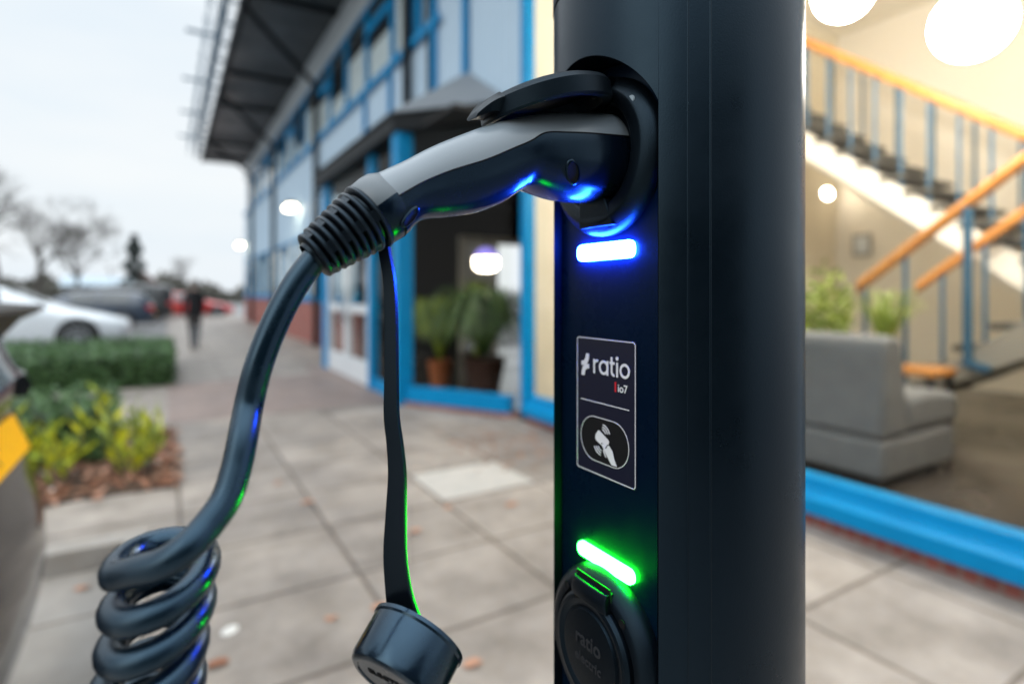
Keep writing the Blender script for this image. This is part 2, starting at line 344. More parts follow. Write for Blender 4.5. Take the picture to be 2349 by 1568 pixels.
# single fallen leaves on the slabs (photo positions)
proto = None
for k, (px, py, s_, mm) in enumerate([(706, 1153, 0.06, 'leafpink'), (951, 1220, 0.055, 'leafpink'), (1172, 1160, 0.06, 'leafpink'), (895, 1042, 0.05, 'leafbrown'),
        (500, 1525, 0.055, 'leafbrown'), (1085, 1525, 0.055, 'leafpink'), (1125, 1002, 0.07, 'leafbrown'), (870, 1395, 0.05, 'leafpink'), (190, 1350, 0.05, 'leafpink'),
        (640, 1110, 0.045, 'leafpink'), (760, 1420, 0.04, 'leafpink'), (1030, 1165, 0.05, 'leafpink')]):
    p = on_z(px, py, -0.112 if px == 190 else 0.0)
    mb = MB(); a = random.uniform(0, 6.28)
    n = 8; ring = []
    for j in range(n):
        t = 2*math.pi*j/n; rr = s_*(0.5+0.12*(j % 2))
        ring.append(Vector((math.cos(t+a)*rr*1.25, math.sin(t+a)*rr*0.8, 0.004+0.010*abs(math.cos(t)))))
    mb.add(ring+[Vector((0, 0, 0.004))], [(j, (j+1) % n, n) for j in range(n)])
    o = mb.build('fallen_leaf', M[mm], smooth=0, origin=(0, 0, 0)); o.location = p
    tag(o, 'small dry brown leaf lying alone on the pale slabs', 'fallen leaf', 'loose leaves on the paving')
p = on_z(527, 1446, 0.0)
mb = MB(); mb.lathe([(0.002, 0.0), (0.006, 0.020), (0.004, 0.034), (0.0015, 0.036)], (0, 0, 0), (0, 0, 1), 14, sq=0.75)
o = mb.build('pale_leaf', M['leafpale'], origin=(0, 0, 0)); o.location = p
tag(o, 'small white oval leaf on the slabs beside the cable coil', 'fallen leaf')

# ================================================================== CHARGING POST
XF, YC, PX, PR = 0.268, 0.313, 0.3326, 0.0911
post = empty('charging_post', (PX, YC, 0), 'dark grey round electric charging post with blue and green lit bars', 'charging post')
# body: cylinder with the flat front scooped out
TOPZ = H+0.2145
mb = MB(); mb.lathe([(0, PR), (TOPZ, PR)], (PX, YC, 0), (0, 0, 1), 256, True, True, side=(1, 0, 0))
body = mb.build('body', [M['cover']], post, 30)
cut = MB()
ZA, RA, HWD = H+0.1003, 0.0588, 0.0558
pl = []
a0 = math.acos(HWD/RA)
for k in range(41):
    a = a0+(math.pi-2*a0)*k/40; pl.append((YC+RA*math.cos(a), ZA+RA*math.sin(a)))
pl += [(YC-HWD, 0.12), (YC+HWD, 0.12)]
cut.prism(pl, lambda a, b: Vector((0.15, a, b)), lambda a, b: Vector((XF+0.0015, a, b)))
co = cut.build('cut', M['panel'], None, 0)
bo = body.modifiers.new('b', 'BOOLEAN'); bo.object = co; bo.operation = 'DIFFERENCE'; bo.solver = 'EXACT'
bpy.context.view_layer.update()
me = bpy.data.meshes.new_from_object(body.evaluated_get(bpy.context.evaluated_depsgraph_get()))
body.modifiers.clear(); body.data = me; bpy.data.objects.remove(co)
me.polygons.foreach_set('use_smooth', [True]*len(me.polygons)); me.set_sharp_from_angle(angle=R(25))
bv = body.modifiers.new('bev', 'BEVEL'); bv.width = 0.0008; bv.segments = 2; bv.limit_method = 'ANGLE'; bv.angle_limit = R(40)
# raised seam strips on the right flank of the post
for yy, xx in ((0.2478, None), (0.2385, None)):
    pass
mb = MB()
for px_ in (1578, 1630):
    r_ = ray(px_, 670); # intersect view ray with the cylinder
    a = r_.x**2+r_.y**2; b = -2*(r_.x*PX+r_.y*YC); c = PX*PX+YC*YC-PR*PR
    t = (-b-math.sqrt(b*b-4*a*c))/(2*a); q = r_*t
    n_ = Vector((q.x-PX, q.y-YC, 0)).normalized(); s_ = Vector((-n_.y, n_.x, 0))
    cc = Vector((PX, YC, 0))+n_*(PR+0.00005)
    mb.add([cc+s_*w+n_*h_+Vector((0, 0, z)) for z in (0.1, TOPZ-0.004) for w, h_ in ((-0.0011, -0.0008), (-0.0004, 0.00035), (0.0004, 0.00035), (0.0011, -0.0008))],
           [(0, 1, 5, 4), (1, 2, 6, 5), (2, 3, 7, 6)])
mb.build('seam_strip', M['post'], post, 60)
# cap on top
mb = MB(); mb.lathe([(0.0, PR-0.003), (0.0012, PR-0.003), (0.0018, PR+0.0006), (0.05, PR+0.0006), (0.058, PR-0.002), (0.062, PR-0.008), (0.064, PR-0.02), (0.064, 0)], (PX, YC, TOPZ), (0, 0, 1), 128, True)
mb.build('top_cap', M['cover'], post, 40)
# base plate
mb = MB(); mb.lathe([(0, 0.14), (0.012, 0.14), (0.014, 0.138), (0.014, PR)], (PX, YC, 0), (0, 0, 1), 64, True)
mb.build('base_plate', M['post'], post, 30)
# glossy front panel
mb = MB()
pp = [(YC-HWD+0.0012, 0.13), (YC+HWD-0.0012, 0.13)]
for k in range(41):
    a = a0+(math.pi-2*a0)*k/40; pp.append((YC+(RA-0.0012)*math.cos(a), ZA+(RA-0.0012)*math.sin(a)))
mb.prism(pp, lambda a, b: Vector((XF+0.0014, a, b)), lambda a, b: Vector((XF, a, b)))
mb.build('front_panel', M['panel'], post, 30)

def rrect(y0, y1, z0, z1, r, n=8):
    out = []
    for cy, cz, a in ((y1-r, z1-r, 0), (y0+r, z1-r, 90), (y0+r, z0+r, 180), (y1-r, z0+r, 270)):
        for k in range(n+1):
            t = R(a+90*k/n); out.append((cy+r*math.cos(t), cz+r*math.sin(t)))
    return out
def flat(mb, poly, x0, x1): mb.prism(poly, lambda a, b: Vector((x0, a, b)), lambda a, b: Vector((x1, a, b)))
def ringshape(mb, po, pi_, x0, x1):
    n = len(po)
    rr = [[Vector((x0, *p)) for p in po], [Vector((x1, *p)) for p in po], [Vector((x1, *p)) for p in pi_], [Vector((x0, *p)) for p in pi_]]
    mb.loft(rr, True, False, False, loop=True)
# light bars
for nm, z0, z1, key, lab in (('light_bar', H+0.0232, H+0.0352, 'led_blue', 'glowing blue status bar under the plugged socket'), ('light_bar', H-0.1965, H-0.1862, 'led_green', 'glowing green status bar above the closed socket')):
    mb = MB(); po = rrect(0.2845, 0.3442, z0, z1, 0.0048); cy, cz = 0.31435, (z0+z1)/2
    pi_ = [(cy+(a-cy)*0.985, cz+(b-cz)*0.92) for a, b in po]
    mb.loft([[Vector((XF-0.0001, *p)) for p in po], [Vector((XF-0.0026, *p)) for p in po], [Vector((XF-0.0034, *p)) for p in pi_]])
    mb.build(nm, M[key], post, 50, label=lab)
# sticker
mb = MB(); flat(mb, rrect(0.2833, 0.3486, H-0.1330, H-0.0330, 0.003), XF-0.0001, XF-0.0004)
stk = mb.build('sticker', M['sticker'], post, 0)
ink = MB(); X1, X2 = XF-0.0004, XF-0.00062
po = rrect(0.2842, 0.3478, H-0.1322, H-0.0336, 0.0025); pi_ = rrect(0.2848, 0.3472, H-0.1316, H-0.0342, 0.0020)
ringshape(ink, po, pi_, X1, X2)
flat(ink, [(0.2905, H-0.0803), (0.343, H-0.0803), (0.343, H-0.0797), (0.2905, H-0.0797)], X1, X2)
ink.build('border', M['ink'], stk, 0)
TM = lambda y, z: Matrix(((0, 0, -1, X1-0.0001), (-1, 0, 0, y), (0, 1, 0, z), (0, 0, 0, 1)))
mb = MB(); XH = 0.0103; BZ = H-0.0591; SW = 0.00185; cnt = [0]
def gl(poly): cnt[0] += 1; k = cnt[0]*0.000004; flat(mb, poly, X1-0.00002-k, X2-0.00004-k)
def rect(x0, x1, z0, z1): gl([(0.3284-x0, BZ+z0), (0.3284-x1, BZ+z0), (0.3284-x1, BZ+z1), (0.3284-x0, BZ+z1)])
def arc(cx_, cz_, r, a0_, a1_, n=28):
    for k in range(n):
        t0, t1 = R(a0_+(a1_-a0_)*k/n), R(a0_+(a1_-a0_)*(k+1)/n); q = [(r, t0), (r, t1), (r-SW, t1), (r-SW, t0)]
        gl([(0.3284-(cx_+rr_*math.cos(t)), BZ+cz_+rr_*math.sin(t)) for rr_, t in q])
rect(0, SW, 0, XH); arc(0.0046, XH-0.0046, 0.0046, 180, 75)
arc(0.0118, XH/2, XH/2, 0, 360, 40); rect(0.0118+XH/2-SW, 0.0118+XH/2, 0, XH)
rect(0.0196, 0.0196+SW, 0.003, XH*1.32); rect(0.0183, 0.0237, XH-0.0019, XH); arc(0.0196+0.0033, 0.0033, 0.0033, 180, 285, 14)
rect(0.0254, 0.0254+SW, 0, XH)
def disc(cx_, cz_, r): gl([(0.3284-(cx_+r*math.cos(2*math.pi*k/20)), BZ+cz_+r*math.sin(2*math.pi*k/20)) for k in range(20)])
disc(0.0254+SW/2, XH+0.0027, 0.0014)
arc(0.0341, XH/2, XH/2, 0, 360, 40)
mb.build('lettering', M['ink'], stk, 0)
mb = MB(); mb.add(*text_mesh('io7', 0.0078, TM(0.3020, H-0.0690), 0.0001, 0.0001, spacing=1.0)); mb.build('model_lettering', M['ink'], stk, 0)
mb = MB(); flat(mb, [(0.3035, H-0.0695), (0.3050, H-0.0695), (0.3050, H-0.0625), (0.3035, H-0.0625)], X1, X2); mb.build('red_bar', M['ink_red'], stk, 0)
# lightning-like logo (two curved strokes)
def lg(pts): return [(0.3423-a*0.0090, H-0.0455-b*0.0165) for a, b in pts]
mb = MB()
flat(mb, lg([(0.62, 0), (1.0, 0), (0.97, 0.22), (0.80, 0.42), (0.55, 0.53), (0.0, 0.56), (0.0, 0.36), (0.30, 0.34), (0.52, 0.20)]), X1, X2)
flat(mb, lg([(1.0, 0.46), (1.0, 0.66), (0.72, 0.68), (0.50, 0.78), (0.40, 1.0), (0.0, 1.0), (0.04, 0.80), (0.20, 0.60), (0.48, 0.49)]), X1-0.00002, X2-0.00002)
mb.build('logo', M['ink'], stk, 0)
# card reader mark
mb = MB()
po = rrect(0.2905, 0.3432, H-0.1230, H-0.0905, 0.0160); pi_ = rrect(0.2910, 0.3427, H-0.1225, H-0.0910, 0.0155); ringshape(mb, po, pi_, X1, X2)
mb.build('reader_outline', M['ink'], stk, 0)
mb = MB(); flat(mb, pi_, X1, X1-0.0001); mb.build('reader_field', M['black'], stk, 0)
def ic(pts, k=1.0): return [(0.3182-a*0.00118, H-0.1062+b*0.00098) for a, b in pts]
mb = MB()
card = ic([(-6.4, 2.6), (-3.8, 6.4), (-2.6, 6.3), (5.6, 1.4), (6.2, 0.4), (5.2, -3.4), (4.2, -4.8), (2.4, -5.4), (-5.8, -1.4), (-6.6, 0.0)])
flat(mb, card, X1-0.0001, X2-0.0001)
mb.build('card_mark', M['ink'], stk, 0)
mb = MB()
hand = ic([(-0.6, -3.2), (0.4, -2.4), (1.5, -3.2), (3.0, -5.3), (4.2, -4.6), (5.2, -2.5), (6.6, -2.4), (9.4, -5.4), (11.0, -10.5), (13.4, -15.3), (8.6, -15.5), (4.6, -10.4), (1.8, -6.6)])
hc_ = (sum(p[0] for p in hand)/len(hand), sum(p[1] for p in hand)/len(hand))
ob = MB(); flat(ob, [(p[0]+math.copysign(0.0007, p[0]-hc_[0]), p[1]+math.copysign(0.0006, p[1]-hc_[1])) for p in hand], X1-0.0002, X2-0.00018); ob.build('hand_gap', M['black'], stk, 0)
flat(mb, hand, X1-0.00025, X2-0.0003)
flat(mb, ic([(1.2, -6.4), (2.6, -8.5), (3.8, -11.6), (3.0, -11.4), (0.9, -7.6)]), X1-0.00025, X2-0.0003)
mb.build('hand_mark', M['ink'], stk, 0)
mb = MB()
for cx_, cy_, a_0, a_1 in ((-0.6, 4.6, 12, 82), (-0.4, -4.4, 195, 262)):
    for rr in (3.0, 4.8, 6.6):
        path = [(cx_+rr*math.cos(R(a_0+(a_1-a_0)*k/8))*1.05, cy_+rr*math.sin(R(a_0+(a_1-a_0)*k/8))) for k in range(9)]
        path2 = [(cx_+(rr+0.75)*math.cos(R(a_0+(a_1-a_0)*k/8))*1.05, cy_+(rr+0.75)*math.sin(R(a_0+(a_1-a_0)*k/8))) for k in range(9)]
        for k in range(8): flat(mb, ic([path[k], path2[k], path2[k+1], path[k+1]]), X1-0.00012, X2-0.0001)
mb.build('wave_mark', M['ink'], stk, 0)

# ---- sockets
def disc_ring(mb, prof, zc, n=72): mb.lathe(prof, (XF, YC, zc), (-1, 0, 0), n, side=(0, 0, 1))
ZU, ZL = H+0.0945, H-0.2500
mb = MB(); disc_ring(mb, [(-0.0002, 0.0552), (0.004, 0.0550), (0.0085, 0.0525), (0.0125, 0.0470), (0.0130, 0.0455), (0.0130, 0.0380), (0.0120, 0.0368), (0.006, 0.0350), (0.006, 0.0300), (0.0012, 0.0295), (0.0012, 0.0)], ZU)
su = mb.build('socket', M['socket'], post, 28, label='upper socket with its lid lifted onto the plug')
mb = MB(); mb.prism([(YC-0.0135, ZU-0.0305), (YC+0.0135, ZU-0.0305), (YC+0.0185, ZU-0.0490), (YC-0.0185, ZU-0.0490)], lambda a, b: Vector((XF-0.0050, a, b)), lambda a, b: Vector((XF-0.0152 + (0.0035 if b < ZU-0.04 else 0), a, b))); mb.build('latch_block', M['socket'], su, 30, bevel=0.0008)
# hinge knuckles of the open lid
mb = MB(); mb.tube([(XF-0.013, YC-0.019, ZU+0.0462), (XF-0.013, YC+0.019, ZU+0.0462)], 0.0042, 16); mb.build('hinge', M['socket'], su, 40)
for s_ in (-1, 1): mb = MB(); mb.lathe([(0, 0.0028), (0.0008, 0.0026), (0.0009, 0.0)], (XF-0.0112, YC+s_*0.0365, ZU+0.0300), (-1, 0, 0), 16); mb.build('screw', M['steel'], su, 40)
# open lid: tilted shallow cup resting on the plug
axl = Vector((-0.19, 0, 0.9818)); dirl = Vector((-0.9818, 0, -0.19))   # outward direction slopes down
hin = Vector((XF-0.012, YC, ZU+0.0425))
lc = hin + dirl*0.0435
mb = MB()
NL = 64
def lidring(h, r, bulge=0):
    out = []
    for j in range(NL):
        t = 2*math.pi*j/NL; c_, s_ = math.cos(t), math.sin(t)
        rr = r
        out.append(lc + dirl*(rr*c_) + Vector((0, 1, 0))*(rr*s_) + axl*(h-0.10*max(0, c_)*max(0, rr*c_)))
    return out
mb.loft([lidring(-0.0095, 0.0375), lidring(-0.0100, 0.0430), lidring(-0.0085, 0.0440), lidring(0.0010, 0.0440), lidring(0.0038, 0.0420), lidring(0.0052, 0.038), lidring(0.0062, 0.025), lidring(0.0066, 0.010)], True, False, True)
mb.loft([lidring(-0.0095, 0.0375), lidring(-0.001, 0.0360), lidring(-0.001, 0.002)], True, False, True)
lidu = mb.build('lid', M['socket'], su, 32)
# finger tab at the outer end of the lid
mb = MB(); rings = []
for k in range(9):
    t = k/8; c_ = lc + dirl*(0.0400+0.0165*t) + axl*(-0.0050-0.0060*t*t); hw_ = 0.0165*(1-0.55*t*t); th = 0.0052*(1-t)+0.0012
    rings.append([c_+Vector((0, hw_, 0))+axl*th*0.3, c_+Vector((0, hw_*0.6, 0))+axl*th, c_+Vector((0, -hw_*0.6, 0))+axl*th, c_+Vector((0, -hw_, 0))+axl*th*0.3, c_+Vector((0, -hw_*0.7, 0))-axl*th, c_+Vector((0, hw_*0.7, 0))-axl*th])
mb.loft(rings); mb.build('lid_tab', M['socket'], su, 50)
# lid arms to the hinge
mb = MB(); mb.bar(hin+Vector((0.001, -0.013, 0.001)), lc+dirl*-0.034+Vector((0, -0.013, 0)), 0.012, 0.009); mb.bar(hin+Vector((0.001, 0.013, 0.001)), lc+dirl*-0.034+Vector((0, 0.013, 0)), 0.012, 0.009)
mb.build('lid_arm', M['socket'], su, 30, bevel=0.001)
# closed lower socket
mb = MB(); disc_ring(mb, [(-0.0002, 0.0552), (0.004, 0.0550), (0.0085, 0.0530), (0.0125, 0.0480), (0.0135, 0.0460), (0.0135, 0.0415), (0.0070, 0.0408), (0.0070, 0.0)], ZL)
sl = mb.build('socket', M['socket'], post, 28, label='lower socket closed by its round lid')
mb = MB(); disc_ring(mb, [(0.0070, 0.0395), (0.0150, 0.0392), (0.0172, 0.0372), (0.0178, 0.0345), (0.0168, 0.0312), (0.0160, 0.0300), (0.0160, 0.0285), (0.0176, 0.0278), (0.0180, 0.0260), (0.0180, 0.0)], ZL)
lidl = mb.build('lid', M['socket'], sl, 25)
mb = MB()
rings = []
for zz, hw_, xo, th in ((0.0345, 0.0190, 0.0178, 0.007), (0.0390, 0.0185, 0.0184, 0.0075), (0.0430, 0.0182, 0.0180, 0.008), (0.0470, 0.0180, 0.0166, 0.007)):
    x_ = XF-xo
    rings.append([Vector((x_, YC-hw_, ZL+zz)), Vector((x_-0.0012, YC-hw_*0.8, ZL+zz)), Vector((x_-0.0016, YC, ZL+zz)), Vector((x_-0.0012, YC+hw_*0.8, ZL+zz)), Vector((x_, YC+hw_, ZL+zz)), Vector((x_+th, YC+hw_, ZL+zz)), Vector((x_+th, YC-hw_, ZL+zz))])
mb.loft(rings); mb.build('lid_hinge', M['socket'], sl, 30, bevel=0.0006)
mb = MB(); mb.lathe([(0, 0.0205), (0.0004, 0.0205), (0.0004, 0.0)], (0, 0, 0), (-1, 0, 0), 24)
mb = MB(); mb.prism([(YC-0.0195, ZL+0.0415), (YC+0.0195, ZL+0.0415), (YC+0.0180, ZL+0.0500), (YC-0.0180, ZL+0.0500)], lambda a, b: Vector((XF-0.0128, a, b)), lambda a, b: Vector((XF-0.0137, a, b)))
mb.build('hinge_slot', M['black'], sl, 0)
for s_ in (-1, 1): mb = MB(); mb.lathe([(0, 0.0030), (0.0005, 0.0030), (0.0006, 0.0024), (0.0002, 0.0)], (XF-0.0134, YC+s_*0.0300, ZL+0.0330), (-1, 0, 0), 20); mb.build('screw', M['black'], sl, 40)
LM = lambda y, z, rot=0: Matrix(((0, 0, -1, XF-0.0180), (-1, 0, 0, y), (0, 1, 0, z), (0, 0, 0, 1)))
mb = MB(); mb.add(*text_mesh('ratio', 0.0145, LM(YC, ZL+0.002), 0.0004, 0.0002, 'CENTER')); mb.add(*text_mesh('electric', 0.0095, LM(YC, ZL-0.010), 0.0004, 0.0001, 'CENTER'))
mb.build('embossed_lettering', M['emboss'], sl, 0)

# ================================================================== CHARGING CABLE (plug, boot, cable, cap)
plane = lambda px, py: on_y(px, py, YC)
cab = empty('charging_cable', plane(1420, 360), 'grey and black charging plug with coiled black cable and hanging dust cap', 'charging cable')
ST_ = [((1452, 283), (1452, 340), (1438, 459), .0270), ((1425, 283), (1425, 336), (1408, 461), .0275), ((1384, 267), (1380, 332), (1357, 465), .0280), ((1310, 263), (1306, 325), (1290, 461), .0275), ((1255, 264), (1246, 320), (1240, 448), .0255),
       ((1210, 268), (1213, 323), (1200, 434), .0235), ((1175, 274), (1180, 340), (1176, 446), .0218), ((1131, 284), (1145, 356), (1146, 466), .0205), ((1072, 304), (1085, 379), (1094, 487), .0192), ((994, 335), (1012, 401), (1030, 498), .0182),
       ((925, 370), (955, 424), (978, 503), .0180), ((885, 388), (922, 441), (950, 515), .0184), ((853, 403), (897, 456), (922, 545), .0190)]
Yv = Vector((0, 1, 0))
def dense(seq, per=6):
    comps = [catmull([Vector((a[0], a[1], 0)) for a in [s[i] for s in seq]], per) for i in range(3)]
    ws = catmull([Vector((s[3], 0, 0)) for s in seq], per)
    return [(comps[0][i], comps[1][i], comps[2][i], ws[i].x) for i in range(len(ws))]
up_r, lo_r = [], []
for T, S, B, w in dense(ST_):
    t3, s3, b3 = plane(T.x, T.y), plane(S.x, S.y), plane(B.x, B.y)
    c = (t3+b3)/2; a = (t3-b3)/2; h_ = a.length; au = a.normalized()
    sv = max(-0.9, min(0.9, (s3-c).dot(au)/h_)); sv *= 0.93
    e = 0.86
    def P(ang, off=0.0):
        cs, sn = math.cos(ang), math.sin(ang)
        x = math.copysign(abs(cs)**e, cs); y = math.copysign(abs(sn)**e, sn)
        return c + au*(h_*x) - Yv*(w*y)
    a_s = math.acos(math.copysign(abs(sv)**(1/e), sv))
    up_r.append([P(-a_s+2*a_s*k/28) for k in range(29)])
    lo_r.append([P(a_s+(2*math.pi-2*a_s)*k/36) for k in range(37)])
mb = MB(); mb.loft(up_r, closed=False); mb.build('plug_shell', M['shell'], cab, 60)
mb = MB(); mb.loft(lo_r, closed=False); grip = mb.build('plug_grip', M['grip'], cab, 60)
gb = BVHTree.FromPolygons([v for v in mb.v], mb.f)
mb = MB(); ring = []      # thin dark joint line along the seam on the near side
mb.tube([r[-1]*0.5+r[0]*0.5 if False else r[-1] for r in up_r], 0.00045, 6); mb.tube([r[0] for r in up_r], 0.00045, 6)
mb.build('seam', M['black'], cab, 60)
mb = MB(); mb.add([p for p in up_r[-1]]+[p for p in lo_r[-1][1:-1]], [tuple(range(len(up_r[-1])+len(lo_r[-1])-2))]); mb.build('end_face', M['grip'], cab, 0)
# screw recesses on the grip
for px_, py_, rx, ry, tilt in ((1314, 395, .0038, .0068, 0.25), (941, 497, .0024, .0060, -0.6)):
    d_ = ray(px_, py_).normalized(); hit = gb.ray_cast(CAM, d_)
    if hit[0] is None: continue
    p_, n_ = hit[0], hit[1]
    if n_.dot(d_) > 0: n_ = -n_
    side = RT*math.cos(tilt)+UP*math.sin(tilt); u_ = (side-n_*side.dot(n_)).normalized(); w_ = n_.cross(u_)
    mk = lambda k, s1, off: p_+n_*off+(u_*math.cos(k)*rx*s1+w_*math.sin(k)*ry*s1)
    NN = 28; an = [2*math.pi*j/NN for j in range(NN)]
    mb = MB(); mb.loft([[mk(a, 1.30, -0.0004) for a in an], [mk(a, 1.20, 0.0009) for a in an], [mk(a, 1.06, 0.0011) for a in an], [mk(a, 0.98, 0.0002) for a in an]], True, False, False)
    o = mb.build('screw_recess', M['grip'], cab, 60)
    mb = MB(); mb.loft([[mk(a, 0.97, 0.00035) for a in an], [mk(a, 0.5, 0.0003) for a in an], [mk(a, 0.05, 0.0003) for a in an]], True, False, True)
    mb.build('screw_hole_shade', M['black'], o, 60)  # flat black disc paints the shade inside the screw hole
# neck collar and ribbed boot
B0, B1 = plane(889, 468), plane(717, 590)
bx = (B1-B0).normalized(); BL = (B1-B0).length
mb = MB(); mb.lathe([(-0.004, 0.0178), (0.0, 0.0196), (0.005, 0.0199), (0.0115, 0.0192), (0.0135, 0.0180), (0.0135, 0.01)], B0, bx, 64, side=Yv)
upn = (UP-bx*UP.dot(bx)).normalized()
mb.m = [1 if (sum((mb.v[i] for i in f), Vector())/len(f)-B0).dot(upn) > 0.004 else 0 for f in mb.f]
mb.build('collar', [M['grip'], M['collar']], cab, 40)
mb = MB(); prof = [(0.0105, 0.0150)]
def ribp(h, r, w_): return [(h-w_, r-0.0042), (h-w_*0.9, r-0.0008), (h-w_*0.45, r), (h+w_*0.45, r), (h+w_*0.9, r-0.0008), (h+w_, r-0.0042)]
NR = 9
for k in range(NR):
    t = k/(NR-1); h = 0.0145+(BL-0.0165)*t if k else 0.0135
    prof += ribp(h, 0.0196*(1-t)+0.0134*t, 0.00165)
prof += [(BL+0.0015, 0.0085)]
mb.lathe(prof, B0, bx, 64, side=Yv)
u_ = (UP-bx*UP.dot(bx)).normalized(); w_ = bx.cross(u_)
for k in range(6):                      # webs between the ribs, staggered like the slots of the boot
    for j in range(NR-1):
        if (j+k) % 2: continue
        t0, t1 = j/(NR-1), (j+1)/(NR-1); a = 2*math.pi*(k+0.5)/6
        dr = u_*math.cos(a)+w_*math.sin(a)
        p0 = B0+bx*(0.0145+(BL-0.0165)*t0)+dr*(0.0196*(1-t0)+0.0134*t0-0.0022); p1 = B0+bx*(0.0145+(BL-0.0165)*t1)+dr*(0.0196*(1-t1)+0.0134*t1-0.0022)
        mb.bar(p0, p1, 0.0065, 0.0036, up=dr)
mb.build('strain_relief', M['rubber'], cab, 45)
# cable and coil
CR = 0.0070
pts = [B0+bx*(BL-0.03), B0+bx*(BL-0.008)]
for px_, py_ in ((690, 635), (650, 702), (616, 776), (590, 850), (571, 930)): pts.append(plane(px_, py_))
pts += [at_d(557, 1005, 0.2765), at_d(543, 1072, 0.2710), at_d(520, 1142, 0.2645), at_d(480, 1200, 0.2570)]
CD = 0.268
u0 = (371-CX)/FPX; dep = (FW+RT*u0).normalized(); lat = Vector((dep.y, -dep.x, 0))
coil = []
Rc = 0.0180; Rd = 0.0220; pit = 0.0178
c0 = at_d(371, 1288, CD)
for turn in range(-1, 24*13+1):
    ph = 2*math.pi*turn/24                      # 0 = left end, then round the back to the right
    rr = Rc*(1.0+0.035*math.sin(ph*0.31))
    ll = -math.cos(ph)*rr; sn = math.sin(ph)
    drift = 0.0022*max(0, ph/(2*math.pi)-0.9)
    fade = min(1, (turn+4)/4)
    coil.append(c0 + lat*(ll-drift) + dep*(sn*Rd) + UP*(-pit*ph/(2*math.pi) + (ll+Rc)*0.18 + -0.0026*max(0, -sn) + 0.0026*max(0, sn)))
pre = [at_d(430, 1255, 0.2490), at_d(372, 1293, 0.2465), at_d(318, 1308, 0.2485)]
path = catmull(pts+pre+[coil[0]], 8)[:-1]
path += [coil[i] for i in range(len(coil))]
end = coil[-1]
tail = catmull([end, end+Vector((-0.01, 0.02, -0.03)), Vector((-0.10, 0.42, 0.75)), Vector((-0.22, 0.75, 0.42)), Vector((-0.42, 1.0, 0.30)), Vector((-0.62, 1.06, 0.55)), Vector((-0.72, 1.10, 0.68))], 8)[1:]
mb = MB(); nc_ = len(path)-len(coil)
mb.tube(path+tail, [CR]*(nc_-20)+[CR-(CR-0.0066)*k/20 for k in range(20)]+[0.0066]*(len(coil)+len(tail)), 24); mb.build('coiled_cable', M['cable'], cab, 60)
# tether strap
sp = [(878, 548, 26), (884, 585, 28), (893, 640, 29), (897, 720, 31), (898, 850, 33), (898, 950, 37), (906, 1020, 40), (911, 1090, 44), (908, 1180, 50), (906, 1270, 57), (913, 1345, 64), (925, 1402, 78), (936, 1432, 84)]
cp = catmull([Vector((a, b, w_)) for a, b, w_ in sp], 6)
rings = []
for i, q in enumerate(cp):
    d_ = 0.3245; c = at_d(q.x, q.y, d_); hw_ = q.z/2*d_/FPX; tw = 0.25
    l_ = RT*math.cos(tw)-FW*math.sin(tw); n_ = FW*math.cos(tw)+RT*math.sin(tw); th = 0.0016
    rings.append([c-l_*hw_-n_*th*0.4, c-l_*hw_*0.9-n_*th, c+l_*hw_*0.9-n_*th, c+l_*hw_-n_*th*0.4, c+l_*hw_+n_*th*0.8, c-l_*hw_+n_*th*0.8])
mb = MB(); mb.loft(rings); mb.build('cap_strap', M['rubber'], cab, 40)
# dust cap
rc = at_d(958, 1458, 0.3255)
ax = (RT*-0.41+UP*-0.54-FW*0.72).normalized()
mb = MB(); rC = 0.0278
mb.lathe([(0.000, rC-0.003), (-0.0012, rC-0.001), (-0.0010, rC+0.0008), (0.001, rC+0.0008), (0.0022, rC), (0.0230, rC-0.0006), (0.0258, rC-0.0018), (0.0270, rC-0.0040), (0.0270, rC-0.0062), (0.0264, rC-0.0066), (0.0264, 0.0)], rc, ax, 72)
mb.lathe([(0.0, rC-0.003), (0.016, rC-0.0045), (0.016, 0)], rc, ax, 72)
cap = mb.build('dust_cap', M['cap'], cab, 30)
xr = (RT-ax*RT.dot(ax)).normalized(); xr = (Matrix.Rotation(R(8), 3, ax) @ xr); yr = ax.cross(xr)
fc = rc+ax*0.0265
def capm(a, b): o_ = fc+xr*a+yr*b; return Matrix(((xr.x, yr.x, ax.x, o_.x), (xr.y, yr.y, ax.y, o_.y), (xr.z, yr.z, ax.z, o_.z), (0, 0, 0, 1)))
mb = MB(); mb.add(*text_mesh('ELECTRIC', 0.0062, capm(0, 0.0035), 0.0003, 0.0001, 'CENTER')); mb.add(*text_mesh('Bo', 0.009, capm(0.002, -0.007), 0.0003, 0.0001, 'CENTER'))
mb.build('embossed_lettering', M['black'], cap, 0)

# ================================================================== OFFICE BUILDING
XB = 3.15
bld = empty('office_building', (XB, 14, 0), 'pale clad office building with blue window frames and dark overhanging eaves', 'building')
YE, YG = 29.7, 4.95
# brick base
mb = MB(); mb.box(XB-0.03, XB+0.25, 10.9, YE, -0.1, 1.06); mb.build('brick_wall', M['brick'], bld, 0)
mb = MB(); mb.box(XB-0.06, XB+0.05, 10.9, YE, 1.062, 1.13); mb.build('window_sill', M['blue'], bld, 0)
